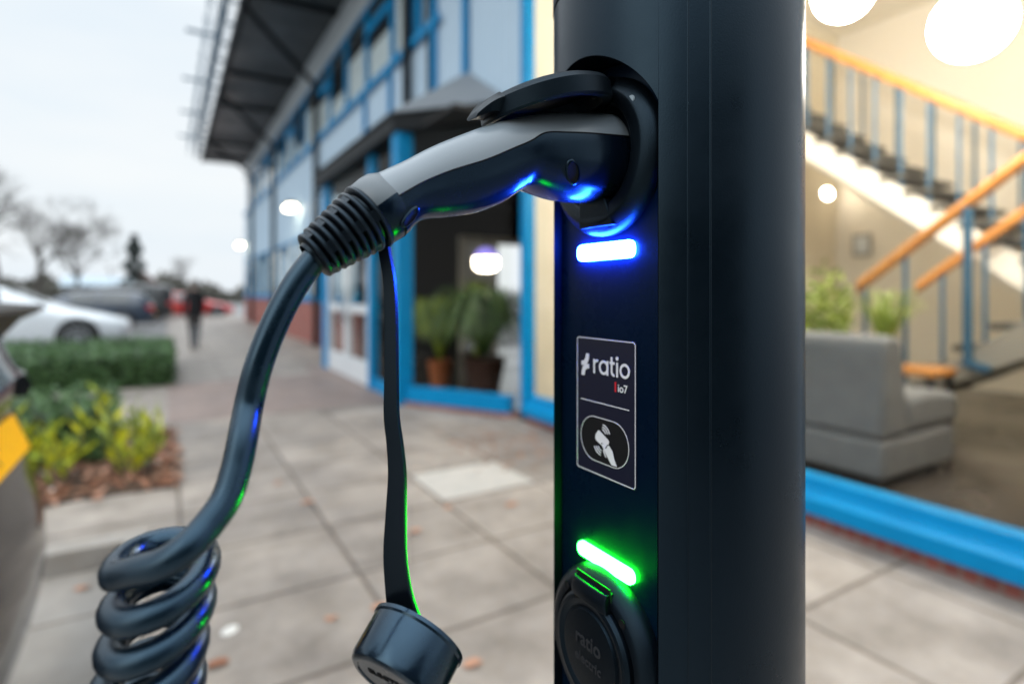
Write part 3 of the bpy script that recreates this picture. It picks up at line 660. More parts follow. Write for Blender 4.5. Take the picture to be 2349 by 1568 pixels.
# ribbed cladding
def ribs(y0, y1, z0, z1, x):
    mb = MB(); prof = []; y = y0; step = 0.125
    while y < y1-0.001:
        e = min(y+step, y1)
        prof += [(x, y), (x, y+(e-y)*0.55), (x-0.018, y+(e-y)*0.68), (x-0.018, y+(e-y)*0.88)]; y = e
    prof += [(x, y1), (x+0.1, y1), (x+0.1, y0)]
    mb.prism(prof, lambda a, b: Vector((a, b, z0)), lambda a, b: Vector((a, b, z1))); return mb
ribs(14.2, YE, 2.82, 4.94, XB).build('cladding', M['cladding'], bld, 0)
ribs(7.2, 14.2, 2.9, 4.94, XB+0.002).build('cladding', M['cladding'], bld, 0)
ribs(YG, 7.2, 2.9, 7.0, XB+0.002).build('cladding', M['cladding'], bld, 0)
mb = MB(); mb.box(XB-0.02, XB+0.2, 0.35, YE, 6.56, 7.28); mb.build('eaves_strip', M['strip'], bld, 0)
# soffit, gutter, roof
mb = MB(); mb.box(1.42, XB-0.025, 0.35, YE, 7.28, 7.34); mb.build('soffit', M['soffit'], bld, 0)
mb = MB(); mb.box(1.30, 1.415, 0.35, YE+0.02, 7.24, 7.40); mb.build('gutter', M['darkmetal'], bld, 0)
mb = MB(); mb.prism([(1.30, 7.405), (12, 9.2), (12, 9.35), (1.30, 7.52)], lambda a, b: Vector((a, 0.35, b)), lambda a, b: Vector((a, YE+0.05, b))); mb.build('roof', M['darkmetal'], bld, 0)
for yy in (10.2, 12.4, 17.2, 20.2, 25.6, 28.2): MB().box(1.42, XB-0.03, yy-0.05, yy+0.05, 7.20, 7.278).build('soffit_batten', M['darkmetal'], bld, 0)
# end wall
mb = MB(); mb.box(XB+0.21, 11.5, YE-0.3, YE-0.05, 0, 8.2); mb.build('end_wall', M['cladding'], bld, 0)
MB().box(XB+0.02, 11.5, 0.36, 0.5, 0, 7.24).build('end_wall', M['cladding'], bld, 0)
# downpipes (from the gutter, under the soffit, down the wall)
for yw, yg in ((8.06, 7.2), (14.15, 12.9), (20.6, 19.0), (26.4, 25.2)):
    zb = 3.3 if yw < 9 else 0.0
    mb = MB(); mb.tube(catmull([(1.36, yg, 7.25), (1.45, yg+0.05, 7.10), (2.75, yw-0.1, 6.45), (XB-0.12, yw, 6.2), (XB-0.12, yw, 5.9)], 5)+[Vector((XB-0.12, yw, zb))], 0.065, 10); mb.build('downpipe', M['darkmetal'], bld, 50)
# roof edge railing: light steel lattice
mb = MB()
X_ = 1.12
for z in (7.45, 7.95, 8.45): mb.bar((X_, 5, z), (X_, YE, z), 0.04, 0.04)
y = 5.0; k = 0
while y < YE:
    mb.bar((1.32, y, 7.46), (X_, y, 7.45), 0.05, 0.05); mb.bar((X_, y, 7.40), (X_, y, 8.5), 0.05, 0.05)
    mb.bar((X_, y, 7.45), (X_, y+1.2, 8.45), 0.045, 0.045); mb.bar((X_-0.02, y+1.2, 7.45), (X_-0.02, y, 8.45), 0.045, 0.045); mb.bar((X_-0.3, y+0.6, 7.5), (X_-0.3, y+0.6, 8.3), 0.04, 0.04)
    if k % 3 == 0: mb.bar((X_, y, 7.6), (X_-0.75, y, 7.6), 0.05, 0.07)
    y += 1.2; k += 1
mb.build('roof_railing', M['rail'], bld, 0)
# windows
def window(y0, y1, z0, z1, blind=None, light=None, vent=False):
    mb = MB(); w = 0.06; x0, x1 = XB-0.03, XB+0.03
    mb.box(x0, x1, y0, y0+w, z0, z1); mb.box(x0, x1, y1-w, y1, z0, z1)
    mb.box(x0+0.003, x1, y0+w, y1-w, z0, z0+w); mb.box(x0+0.003, x1, y0+w, y1-w, z1-w, z1)
    f = mb.build('window', M['blue'], bld, 0)
    mb = MB(); mb.box(XB-0.005, XB+0.005, y0+w, y1-w, z0+w, z1-w); mb.build('pane', M['glass'], f, 0, origin=parent_origin(bld))
    if blind:
        mb = MB(); mb.box(XB+0.022, XB+0.03, y0+w+0.02, y1-w-0.02, z0+0.08, z0+(z1-z0)*blind); mb.build('blind', M['blind'], f, 0, origin=parent_origin(bld))
    if vent:
        mb = MB(); mb.box(x0-0.03, x0-0.002, y0+0.05, y1-0.05, z0+(z1-z0)*0.62, z0+(z1-z0)*0.62+0.16); mb.build('vent_frame', M['blue'], f, 0, origin=parent_origin(bld))
ys = [7.25, 8.12, 9.0]
while ys[-1] < YE-1.3: ys.append(ys[-1]+1.40)
bl = [1.0, 0.97, 0.60, 0.78, 0.45, 0.70, 0.88, 0.35, 0.80, 0.62, 0.92, 0.7, 0.5, 0.85, 0.66, 0.9, 0.75]
for i in range(len(ys)-1): window(ys[i]+0.002, ys[i+1]-0.002, 4.98, 6.54, bl[i % len(bl)]*0.78, None, i % 3 == 2)
yl = [14.3]
while yl[-1] < YE-1.3: yl.append(yl[-1]+1.40)
for i in range(len(yl)-1): window(yl[i]+0.002, yl[i+1]-0.002, 1.14, 2.80, 0.97 if i % 3 else 0.8)
window(11.1, 12.6, 1.14, 2.80, 0.9); window(12.604, 14.1, 1.14, 2.80, 0.97)
# mullion strips over the cladding
for yy, z0, z1 in ((9.0, 3.25, 4.96), (10.4, 3.25, 4.96), (6.26, 3.9, 7.2), (7.2, 3.6, 7.2), (7.75, 4.96, 6.56)):
    mb = MB(); mb.box(XB-0.075, XB-0.022, yy-0.05, yy+0.05, z0, z1); mb.build('mullion', M['blue'], bld, 0)
mb = MB(); mb.box(XB-0.085, XB-0.053, 7.0, YE, 4.90, 5.02); mb.build('transom', M['blue'], bld, 0)
mb = MB(); mb.box(XB-0.07, XB-0.02, 7.28, 7.42, 3.3, 7.1); mb.build('cover_strip', M['darkmetal'], bld, 0)
# dim offices behind the upper and lower windows
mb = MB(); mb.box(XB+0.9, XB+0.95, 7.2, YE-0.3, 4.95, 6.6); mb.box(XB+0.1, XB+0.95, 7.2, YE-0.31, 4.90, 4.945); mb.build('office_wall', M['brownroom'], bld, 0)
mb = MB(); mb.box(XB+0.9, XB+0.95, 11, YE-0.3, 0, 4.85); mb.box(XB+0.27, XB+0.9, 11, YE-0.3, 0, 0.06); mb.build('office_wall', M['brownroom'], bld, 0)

# ---- atrium glazing on the right
SX0, SX1 = XB-0.12, XB+0.06
mb = MB(); mb.box(XB-0.06, XB+0.2, 0.5, YG+0.02, -0.1, 0.075); mb.build('brick_plinth', M['brick'], bld, 0)
mb = MB(); mb.prism([(SX0, 0.078), (SX1, 0.078), (SX1, 0.262), (XB-0.045, 0.262), (XB-0.055, 0.20), (SX0, 0.165)], lambda a, b: Vector((a, 0.66, b)), lambda a, b: Vector((a, YG-0.11, b))); mb.build('glazing_sill', M['blue'], bld, 0, bevel=0.006)
for yy in (YG-0.04, 3.15, 0.6):
    mb = MB(); mb.box(XB-0.06, XB+0.05, yy-0.055, yy+0.055, 0.263 if yy != YG-0.04 else 0.0, 7.27); mb.build('mullion', M['blue'], bld, 0)
for a, b in ((3.205, YG-0.10), (0.655, 3.095)):
    mb = MB(); mb.box(XB-0.008, XB+0.008, a, b, 0.263, 6.56); mb.build('pane', M['coatedglass'], bld, 0)
# ---- entrance porch
PXF = 2.36
A_ = Vector((2.34, 6.36, 0)); B_ = Vector((XB-0.05, 5.05, 0)); ab = (B_-A_).normalized(); L_ = (B_-A_).length
mb = MB(); mb.bar(A_+ab*0.11+Vector((0, 0, 0.135)), B_-ab*0.06+Vector((0, 0, 0.135)), 0.14, 0.17); mb.build('porch_sill', M['blue'], bld, 0, bevel=0.006)
mb = MB(); mb.bar(A_+ab*0.08+Vector((0, 0, 0.0)), B_-ab*0.0+Vector((0, 0, 0.0)), 0.12, 0.098); mb.build('brick_plinth', M['brick'], bld, 0)
mb = MB(); mb.bar(A_+ab*0.11+Vector((0, 0, 0.1)), A_+ab*0.11+Vector((0, 0, 0.1)), 0.1, 0.1)
mb = MB(); mb.bar(A_+ab*0.12+Vector((0, 0, 1.70)), B_-ab*0.07+Vector((0, 0, 1.70)), 0.012, 2.94, up=(0, 0, 1)); mb.build('porch_window', M['porchglass'], bld, 0)
mb = MB(); mb.box(A_.x-0.10, A_.x+0.10, A_.y-0.10, A_.y+0.10, 0, 3.138); mb.build('porch_post', M['blue'], bld, 0, bevel=0.01)
for yy, w_ in ((7.55, 0.07), (10.1, 0.16)):
    mb = MB(); mb.box(PXF-0.05, PXF+0.06, yy-w_, yy+w_, 0, 3.138); mb.build('porch_post', M['blue'], bld, 0, bevel=0.008)
mb = MB(); mb.box(PXF-0.02, PXF+0.03, 6.465, 7.475, 0.0, 0.16); mb.build('porch_sill', M['blue'], bld, 0)
mb = MB(); mb.box(PXF-0.006, PXF+0.006, 6.465, 7.475, 0.163, 3.135); mb.build('porch_window', M['porchglass'], bld, 0)
# double door with pale frames
for y0, y1 in ((7.63, 8.76), (8.78, 9.92)):
    mb = MB(); w = 0.11
    mb.box(PXF-0.03, PXF+0.03, y0, y0+w, 0.02, 2.55); mb.box(PXF-0.03, PXF+0.03, y1-w, y1, 0.02, 2.55)
    mb.box(PXF-0.028, PXF+0.028, y0+w, y1-w, 0.02, 0.34); mb.box(PXF-0.028, PXF+0.028, y0+w, y1-w, 2.43, 2.55); mb.box(PXF-0.028, PXF+0.028, y0+w, y1-w, 1.0, 1.12)
    d = mb.build('door', M['paleframe'], bld, 0)
    mb = MB(); mb.box(PXF-0.005, PXF+0.005, y0+w, y1-w, 0.342, 0.998); mb.box(PXF-0.005, PXF+0.005, y0+w, y1-w, 1.122, 2.428); mb.build('pane', M['glass'], d, 0, origin=parent_origin(bld))
    mb = MB(); hy = y1-0.16 if y0 < 8 else y0+0.16
    mb.tube([(PXF-0.03, hy, 0.85), (PXF-0.09, hy, 0.87), (PXF-0.09, hy, 1.35), (PXF-0.03, hy, 1.37)], 0.014, 8); mb.build('handle', M['steel'], d, 50, origin=parent_origin(bld))
mb = MB(); mb.box(PXF-0.04, PXF+0.04, 7.62, 9.93, 2.56, 2.66); mb.build('door_head', M['blue'], bld, 0)
mb = MB(); mb.box(PXF-0.006, PXF+0.006, 7.63, 9.92, 2.663, 3.135); mb.build('porch_window', M['porchglass'], bld, 0)
mb = MB(); mb.bar((PXF, 10.28, 1.6), (XB-0.06, 10.85, 1.6), 0.02, 3.15); mb.build('porch_window', M['porchglass'], bld, 0)
# canopy: dark fascia and hipped lean-to roof
F0, F1, F2 = (2.20, 10.35), (2.20, 6.30), (XB-0.04, 5.30)
e_ = [(XB-0.04, 11.2), F0, F1, F2]
mb = MB(); mb.prism(e_, lambda a, b: Vector((a, b, 3.14)), lambda a, b: Vector((a, b, 3.34))); mb.build('canopy_fascia', M['darkmetal'], bld, 0)
top = Vector((XB-0.035, 6.22, 3.97)); top2 = Vector((XB-0.035, 9.9, 3.97))
g = [Vector((a, b, 3.345)) for a, b in ((XB-0.03, 11.3), (2.16, 10.4), (2.16, 6.28), (XB-0.03, 5.22))]
mb = MB(); mb.add(g+[top, top2], [(1, 2, 4, 5), (2, 3, 4), (0, 1, 5), (3, 2, 1, 0), (0, 5, 4, 3)]); mb.build('canopy_roof', M['canopy'], bld, 0)
# ---- interior shells
FL = 0.05
mb = MB(); mb.box(XB+0.21, 9.0, 0.62, 5.05, -0.05, FL); mb.build('atrium_floor', M['tilefloor'], bld, 0)
mb = MB(); mb.box(9.0, 9.2, 0.51, 5.05, -0.05, 5.3); mb.box(XB+0.21, 9.0, 0.51, 0.61, -0.05, 5.3); mb.build('atrium_wall', M['cream'], bld, 0)
mb = MB(); mb.box(XB+0.1, 8.998, 5.05, 5.15, -0.05, 5.3); mb.build('partition_wall', M['tanwall'], bld, 0)
mb = MB(); mb.box(XB+0.1, 9.2, 0.51, 5.15, 5.302, 5.4); mb.build('atrium_ceiling', M['ceil'], bld, 0)
mb = MB(); mb.prism([(2.42, 6.45), (2.42, 10.2), (3.3, 11.2), (8.0, 11.2), (8.0, 5.17), (3.2, 5.17)], lambda a, b: Vector((a, b, -0.05)), lambda a, b: Vector((a, b, FL-0.01))); mb.build('lobby_floor', M['tilefloor'], bld, 0)
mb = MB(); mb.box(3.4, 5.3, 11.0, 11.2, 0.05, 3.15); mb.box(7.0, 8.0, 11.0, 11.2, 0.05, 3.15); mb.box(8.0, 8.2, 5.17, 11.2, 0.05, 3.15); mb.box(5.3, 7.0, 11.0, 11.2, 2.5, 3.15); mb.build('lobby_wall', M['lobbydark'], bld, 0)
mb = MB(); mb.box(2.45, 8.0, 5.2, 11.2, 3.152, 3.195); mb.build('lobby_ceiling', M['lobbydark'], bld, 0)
mb = MB()
for x in (5.3, 6.1, 6.9): mb.box(x, x+0.10, 10.9, 10.99, 0.05, 2.49)
mb.box(5.4, 6.9, 10.92, 10.985, 2.35, 2.49); mb.build('inner_door_frame', M['cream'], bld, 0)
mb = MB(); mb.box(5.3, 7.0, 12.4, 12.5, 0.05, 2.6); mb.build('corridor_wall', M['cream'], bld, 0)

# ================================================================== LAMPS
def globe(px, py, d, r, lab):
    p = at_d(px, py, d)
    e = empty('globe_lamp', p, lab, 'lamp', 'round lamps in the atrium')
    mb = MB(); mb.lathe([(-r*math.cos(math.pi*k/20), max(1e-4, r*math.sin(math.pi*k/20))) for k in range(21)], p, (0, 0, 1), 40); mb.build('globe', M['globe'], e, 80)
    mb = MB(); mb.tube([p+Vector((0, 0, r)), (p.x, p.y, 5.3)], 0.012, 8); mb.build('cord', M['darkmetal'], e, 60)
    mb = MB(); mb.lathe([(0, 0.05), (0.05, 0.05), (0.06, 0.02)], p+Vector((0, 0, r-0.01)), (0, 0, 1), 20, True, True); mb.build('holder', M['darkmetal'], e, 40)
globe(1935, -18, 5.05, 0.235, 'glowing round lamp hanging higher, at the top edge beside the post')
globe(2230, 55, 4.15, 0.25, 'large glowing round lamp hanging above the wooden handrail')
p = on_y(1893, 445, 5.045)
e = empty('wall_light', p, 'small lit oval lamp on the cream wall under the stairs', 'lamp')
mb = MB(); mb.lathe([(0, 0.12), (0.04, 0.12), (0.06, 0.09), (0.07, 0.0)], p, (0, -1, 0), 28, True, sq=0.62, side=(1, 0, 0)); mb.build('lens', M['lampspot'], e, 50)
mb = MB(); mb.lathe([(0, 0.145), (0.03, 0.145), (0.035, 0.125)], p, (0, -1, 0), 28, True, sq=0.66, side=(1, 0, 0)); mb.build('base', M['cream'], e, 40)
p = on_x(1978, 562, 8.98)
e = empty('wall_notice', p, 'small grey framed notice on the cream wall', 'notice'); mb = MB(); mb.box(p.x-0.02, p.x, p.y-0.14, p.y+0.14, p.z-0.17, p.z+0.17); mb.build('frame', M['stringer'], e, 0)
mb = MB(); mb.box(p.x-0.024, p.x-0.021, p.y-0.10, p.y+0.10, p.z-0.13, p.z+0.13); mb.build('sheet', M['paleframe'], e, 0)
p = at_d(1115, 598, 7.4)
e = empty('pendant_lamp', p, 'small bright lamp with violet top hanging in the dark lobby', 'lamp')
mb = MB(); mb.lathe([(-0.13, 0.0), (-0.12, 0.10), (-0.08, 0.15), (0.03, 0.155)], p, (0, 0, 1), 28); mb.build('bowl', M['lampwhite'], e, 50)
mb = MB(); mb.lathe([(0.032, 0.158), (0.10, 0.135), (0.15, 0.08), (0.17, 0.02)], p, (0, 0, 1), 28, True, True); mb.build('shade', M['violet'], e, 50)
mb = MB(); mb.tube([p+Vector((0, 0, 0.17)), (p.x, p.y, 3.15)], 0.008, 6); mb.build('cord', M['darkmetal'], e, 50)
for px_, py_, lab in ((665, 472, 'nearer lit floodlight on the pale cladding beside the downpipe'), (550, 560, 'farther lit floodlight near the far end of the building')):
    p = on_x(px_, py_, XB-0.28)
    e = empty('wall_lamp', (XB-0.02, p.y, p.z), lab, 'lamp', 'floodlights along the facade')
    mb = MB(); mb.box(XB-0.40, XB-0.14, p.y-0.30, p.y+0.30, p.z, p.z+0.07); mb.box(XB-0.14, XB-0.02, p.y-0.05, p.y+0.05, p.z+0.01, p.z+0.06); mb.build('housing', M['darkmetal'], e, 0)
    mb = MB(); mb.box(XB-0.39, XB-0.15, p.y-0.28, p.y+0.28, p.z-0.10, p.z-0.003); mb.build('lens', M['lampwall'], e, 0, bevel=0.02)
# small glowing spots added behind the doors for dots reflected in their glass
for k, (px_, py_, lab) in enumerate(((793, 690, 'small glowing spot added for a reflection in the left door pane'), (833, 690, 'small glowing spot added for a reflection in the right door pane'), (815, 735, 'lowest small glowing spot added for a reflection in the doors'))):
    p = at_d(px_, py_, 10.9+k*0.2)
    e = empty('reflected_spot', p, lab, 'lamp', 'glowing spots added for reflections in the entrance doors')
    mb = MB(); mb.lathe([(-0.03, 0.0), (-0.028, 0.045), (0.0, 0.05)], p, (-0.3, -1, 0), 16); mb.build('lens', M['lampwhite'], e, 50)
    mb = MB(); mb.lathe([(0.0, 0.05), (0.0, 0.0)], p, (-0.3, -1, 0), 16); mb.tube([p, p+Vector((0.1, 0.05, 0)), (p.x+0.1, p.y+0.05, 3.15)], 0.01, 6); mb.build('stem', M['darkmetal'], e, 50)

# ================================================================== STAIRCASE
stair = empty('staircase', (6.2, 2.2, FL), 'open tread staircase with orange wooden handrails and blue balusters', 'staircase')
SL = 0.785
Y0 = 2.96                                        # lower flight meets the floor here and rises towards -y
zl = lambda y: FL + (Y0-y)*SL                    # pitch line of the lower flight
zu = lambda y: 1.27 + (y-1.45)*SL                # pitch line of the upper flight, rising towards +y
def stringer(x0, x1, f, ya, yb, dz0, dz1, m):
    mb = MB(); mb.prism([(ya, f(ya)+dz0), (yb, f(yb)+dz0), (yb, f(yb)+dz1), (ya, f(ya)+dz1)], lambda a, b: Vector((x0, a, max(FL, b))), lambda a, b: Vector((x1, a, max(FL, b)))); mb.build('stringer', m, stair, 0)
stringer(5.42, 5.48, zl, Y0+0.05, 1.45, -0.30, 0.02, M['stringer']); stringer(6.42, 6.48, zl, Y0+0.05, 1.45, -0.30, 0.02, M['stringer'])
stringer(6.62, 6.68, zu, 1.45, 5.0, -0.42, -0.12, M['cream']); stringer(7.66, 7.72, zu, 1.45, 5.0, -0.42, -0.12, M['cream'])
mb = MB(); mb.prism([(1.45, zu(1.45)-0.44), (5.0, zu(5.0)-0.44), (5.0, zu(5.0)-0.50), (1.45, zu(1.45)-0.50)], lambda a, b: Vector((6.7, a, b)), lambda a, b: Vector((7.65, a, b))); mb.build('soffit_panel', M['cream'], stair, 0)
k = 0; y = Y0-0.1
while y > 1.5:
    mb = MB(); mb.box(5.485, 6.415, y-0.27, y, zl(y-0.2)-0.03, zl(y-0.2)+0.02); mb.build('tread', M['tread'], stair, 0); y -= 0.24
y = 1.55
while y < 4.9:
    mb = MB(); mb.box(6.60, 7.70, y, y+0.27, zu(y+0.1)-0.06, zu(y+0.1)-0.01); mb.build('tread', M['tread'], stair, 0); y += 0.24
mb = MB(); mb.box(5.42, 7.72, 0.63, 1.44, 1.20, 1.27); mb.build('landing', M['tread'], stair, 0)
mb = MB()
for x in (5.5, 7.6): mb.box(x-0.05, x+0.05, 0.7, 0.8, FL, 1.2)
mb.build('landing_post', M['baluster'], stair, 0)
def rail(x, f, ya, yb, h, m=M['wood']):
    mb = MB(); n = 12; rings = []
    for yy in (ya, yb):
        c = Vector((x, yy, f(yy)+h)); rings.append([c+Vector((0.036*math.cos(2*math.pi*j/n), 0, 0.062*math.sin(2*math.pi*j/n))) for j in range(n)])
    mb.loft(rings); mb.build('handrail', m, stair, 50)
def bals(x, f, ys_, h, low, r=0.019):
    for yy in ys_:
        mb = MB(); mb.tube([(x, yy, f(yy)+low), (x, yy, f(yy)+h-0.05)], r, 10); mb.build('baluster', M['baluster'], stair, 60)
rail(5.40, zl, Y0-0.12, 1.2, 1.20); rail(6.50, zl, Y0-0.12, 1.2, 1.20)
bals(5.40, zl, [2.78, 2.45, 1.62, 1.35], 1.20, -0.1); bals(6.50, zl, [2.62, 2.28, 1.98, 1.70, 1.40], 1.20, -0.1)
mb = MB(); mb.tube([(5.385, 2.0, zl(2.0)-0.06), (5.385, 2.0, zl(2.0)+1.16)], 0.034, 14); mb.bar((5.385, 2.03, zl(2.0)-0.05), (5.385, 1.86, zl(2.0)-0.10), 0.06, 0.05); mb.build('newel_post', M['baluster'], stair, 50)
rail(6.65, zu, 1.3, 5.0, 0.98)
bals(6.65, zu, [1.5+0.26*i for i in range(14)], 0.98, -0.38, 0.016)
mb = MB(); rings = []
for yy in (1.3, 5.0): rings.append([Vector((7.72, yy, zu(yy)+0.98))+Vector((0.035*math.cos(2*math.pi*j/10), 0, 0.05*math.sin(2*math.pi*j/10))) for j in range(10)])
mb.loft(rings); mb.build('handrail', M['wood'], stair, 50)
bals(7.72, zu, [1.6+0.4*i for i in range(9)], 0.98, -0.3)

# ================================================================== FURNITURE AND INDOOR PLANTS
sofa = empty('sofa', (4.35, 2.6, FL), 'grey fabric sofa seen from behind and side in the lit atrium', 'sofa')
SY0, SY1 = 1.88, 3.35
def xprism(name, poly, ya, yb, m, par, bev=0.03):
    mb = MB(); mb.prism(poly, lambda a, b: Vector((a, ya, b)), lambda a, b: Vector((a, yb, b))); return mb.build(name, m, par, 40, bevel=bev)
xprism('backrest', [(3.87, 0.36), (4.20, 0.36), (4.19, 0.55), (4.12, 0.95), (4.08, 1.0), (4.01, 1.02), (3.93, 1.01), (3.885, 0.96)], SY0, SY1, M['sofa'], sofa, 0.04)
xprism('seat', [(4.205, 0.365), (4.84, 0.365)]+[(4.86+0.09*math.cos(R(a)), 0.475+0.11*math.sin(R(a))) for a in range(-75, 90, 15)]+[(4.74, 0.60), (4.55, 0.625), (4.205, 0.60)], SY0+0.005, SY1-0.005, M['sofa'], sofa, 0.05)
xprism('base', [(3.86, 0.10), (4.84, 0.10), (4.86, 0.35), (3.86, 0.35)], SY0-0.002, SY1, M['sofa'], sofa, 0.03)
for x in (3.95, 4.72):
    for y in (SY0+0.08, SY1-0.08):
        mb = MB(); mb.lathe([(0, 0.03), (0.05, 0.035)], (x, y, FL), (0, 0, 1), 12, True, True); mb.build('foot', M['sofa_foot'], sofa, 30)
tb = empty('side_table', (5.13, 2.36, FL), 'low wooden table with dark legs between sofa and stairs', 'table')
TZ = 0.70
mb = MB(); mb.box(4.95, 5.34, 2.05, 2.72, TZ-0.05, TZ); mb.build('table_top', M['wood'], tb, 0, bevel=0.008)
for x in (4.99, 5.30):
    for y in (2.09, 2.68):
        mb = MB(); mb.box(x-0.02, x+0.02, y-0.02, y+0.02, FL, TZ-0.05); mb.build('leg', M['sofa_foot'], tb, 0)
def arching(mb, c, n, h, spread, w, curve=1.0, seg=4):
    for i in range(n):
        a = random.uniform(0, 6.283); s_ = spread*random.uniform(0.35, 1); hh = h*random.uniform(0.6, 1)
        d = Vector((math.cos(a), math.sin(a), 0)); sd = Vector((-d.y, d.x, 0)); rows = []
        for k in range(seg+1):
            t = k/seg; p = Vector(c)+d*s_*t**0.85+Vector((0, 0, hh*((1-curve)*t+curve*(3.3*t*(1-t)+0.12*t))))
            ww = w*(1-t)**0.6*(0.5+0.5*min(1, t*4)) + 0.001; rows.append((p-sd*ww/2, p+sd*ww/2))
        b = len(mb.v); mb.add([q for r_ in rows for q in r_], [(2*k, 2*k+1, 2*k+3, 2*k+2) for k in range(seg)])
def potted(name, c, rp, hp, potm, lab, leafm, fn, grp=None):
    e = empty(name, c, lab, 'plant', grp)
    mb = MB(); mb.lathe([(0, rp*0.72), (hp*0.9, rp), (hp, rp*1.04), (hp, rp*0.9), (hp*0.93, rp*0.88), (hp*0.93, 0)], c, (0, 0, 1), 24, True); mb.build('pot', potm, e, 30)
    mb = MB(); fn(mb, Vector(c)+Vector((0, 0, hp*0.95))); mb.build('foliage', leafm, e, 0)
    return e
def bushy(r, h, n, ln):
    def fn(mb, c):
        mb.tube([c, c+Vector((0.01, 0.01, h*0.4))], 0.012, 6)
        for i in range(n):
            v = rdir(); p = c+Vector((v.x*r, v.y*r, h*0.55+v.z*h*0.45))*random.uniform(0.55, 1.0); leaf(mb, p, rdir()+Vector((0, 0, 0.4)), rdir(), ln, ln*0.5)
    return fn
pot2 = at_d(2085, 800, 4.62)
potted('spiky_plant', (5.10, 2.46, TZ), 0.06, 0.10, M['potwhite'], 'spiky bright green plant in a pale pot on the low table', M['brightleaf'], lambda mb, c: arching(mb, c, 85, 0.74, 0.42, 0.017, 0.42, 6))
potted('bushy_plant', (5.19, 3.04, FL), 0.16, 0.6, M['potwhite'], 'round leaved bushy plant standing behind the grey sofa', M['brightleaf'], bushy(0.24, 0.95, 620, 0.085))
c_ = on_z(1095, 905, FL); c_ = Vector((3.50, 6.50, FL-0.01))
potted('arching_plant', c_, 0.27, 0.42, M['pot'], 'large dark green arching plant in a brown pot behind the porch window', M['leafdark'], lambda mb, c: (arching(mb, c, 330, 1.15, 1.0, 0.042, 0.8, 7)))
potted('yellow_plant', (3.12, 7.05, FL-0.01), 0.16, 0.35, M['terracotta'], 'yellow green plant in an orange pot in the corner of the porch', M['brightleaf'], lambda mb, c: (arching(mb, c, 240, 1.15, 0.62, 0.036, 0.65, 6)))
potted('leafy_plant', (4.3, 6.4, FL-0.01), 0.18, 0.40, M['pot'], 'smaller leafy green plant right of the large brown pot', M['leafdark'], bushy(0.32, 0.8, 300, 0.10))
def yucca(mb, c):
    mb.tube([c, c+Vector((0.02, 0, 0.85))], 0.035, 8)
    for z in (0.85, 0.75): arching(mb, c+Vector((0.02, 0, z)), 60, 0.45, 0.42, 0.03, 0.5)
potted('yucca_plant', (4.10, 7.9, FL-0.01), 0.18, 0.30, M['pot'], 'tall spiky yucca rising behind the arching plant in the lobby', M['brightleaf'], yucca)

# ================================================================== HEDGES AND SHRUB
def hedge(name, x0, x1, y0, y1, h, n, lab, ln=0.06, grp='clipped hedges beside the pavement'):
    c = ((x0+x1)/2, (y0+y1)/2, 0); e = empty(name, c, lab, 'hedge', grp)
    mb = MB(); i_ = 0.05; mb.box(x0+i_, x1-i_, y0+i_, y1-i_, 0.0, h-i_); mb.build('twigs', M['hedgecore'], e, 0)
    mb = MB(); 
    for k in range(n):
        f = random.random(); 
        lump = 0.035*math.sin(7*random.random())
        if f < 0.45: p = Vector((random.uniform(x0, x1), random.uniform(y0, y1), h+random.gauss(0, 0.03)+(0.05 if random.random() < 0.06 else 0)))
        elif f < 0.80: p = Vector((random.uniform(x0, x1), y0+random.gauss(0, 0.025), random.uniform(0.02, h)))
        elif f < 0.97: p = Vector((x1+random.gauss(0, 0.025), random.uniform(y0, y1), random.uniform(0.02, h)))
        else: p = Vector((random.uniform(x0, x1), y1, random.uniform(0, h)))
        leaf(mb, p, rdir(), rdir(), ln*random.uniform(0.7, 1.3), ln*0.55)
    mb.build('foliage', M['hedge'], e, 0)
hedge('hedge', -4.4, 0.02, 9.3, 12.3, 0.46, 9000, 'long dark green clipped hedge in front of the white car', 0.075)
hedge('hedge', -3.2, -0.42, 5.35, 6.35, 0.42, 4500, 'smaller green hedge behind the yellow shrub', 0.06)
hedge('added_dark_screen', -7.0, 1.6, -5.2, -4.0, 3.0, 5000, 'added leafy screen, unseen behind the camera, that darkens the post reflections', 0.22, None)  # not part of the site: added out of view to darken the post's reflections
sh = empty('yellow_shrub', (-0.55, 5.0, 0), 'yellow green leafy shrub growing in the leaf strewn bed', 'shrub')
mb = MB(); st = MB()
for i in range(40):
    bx_, by_ = random.uniform(-1.05, -0.10), random.uniform(4.65, 5.2)
    hgt = random.uniform(0.2, 0.64)*(1-0.5*abs(bx_+0.5)); tilt = Vector((random.uniform(-0.25, 0.25), random.uniform(-0.25, 0.2), 1)).normalized()
    b_ = Vector((bx_, by_, 0.0)); st.tube([b_, b_+tilt*hgt], 0.005, 5)
    for k in range(int(6+hgt*14)):
        t = 0.25+0.75*k/(6+hgt*14); d = Vector((random.uniform(-1, 1), random.uniform(-1, 1), random.uniform(0.5, 1.5)))
        mb.mi = 1 if random.random() < 0.5 else 0
        leaf(mb, b_+tilt*hgt*t, d, rdir(), random.uniform(0.07, 0.19), random.uniform(0.022, 0.05))
mb.build('foliage', [M['yellowleaf'], M['brightleaf']], sh, 0); st.build('stems', M['bark'], sh, 50)

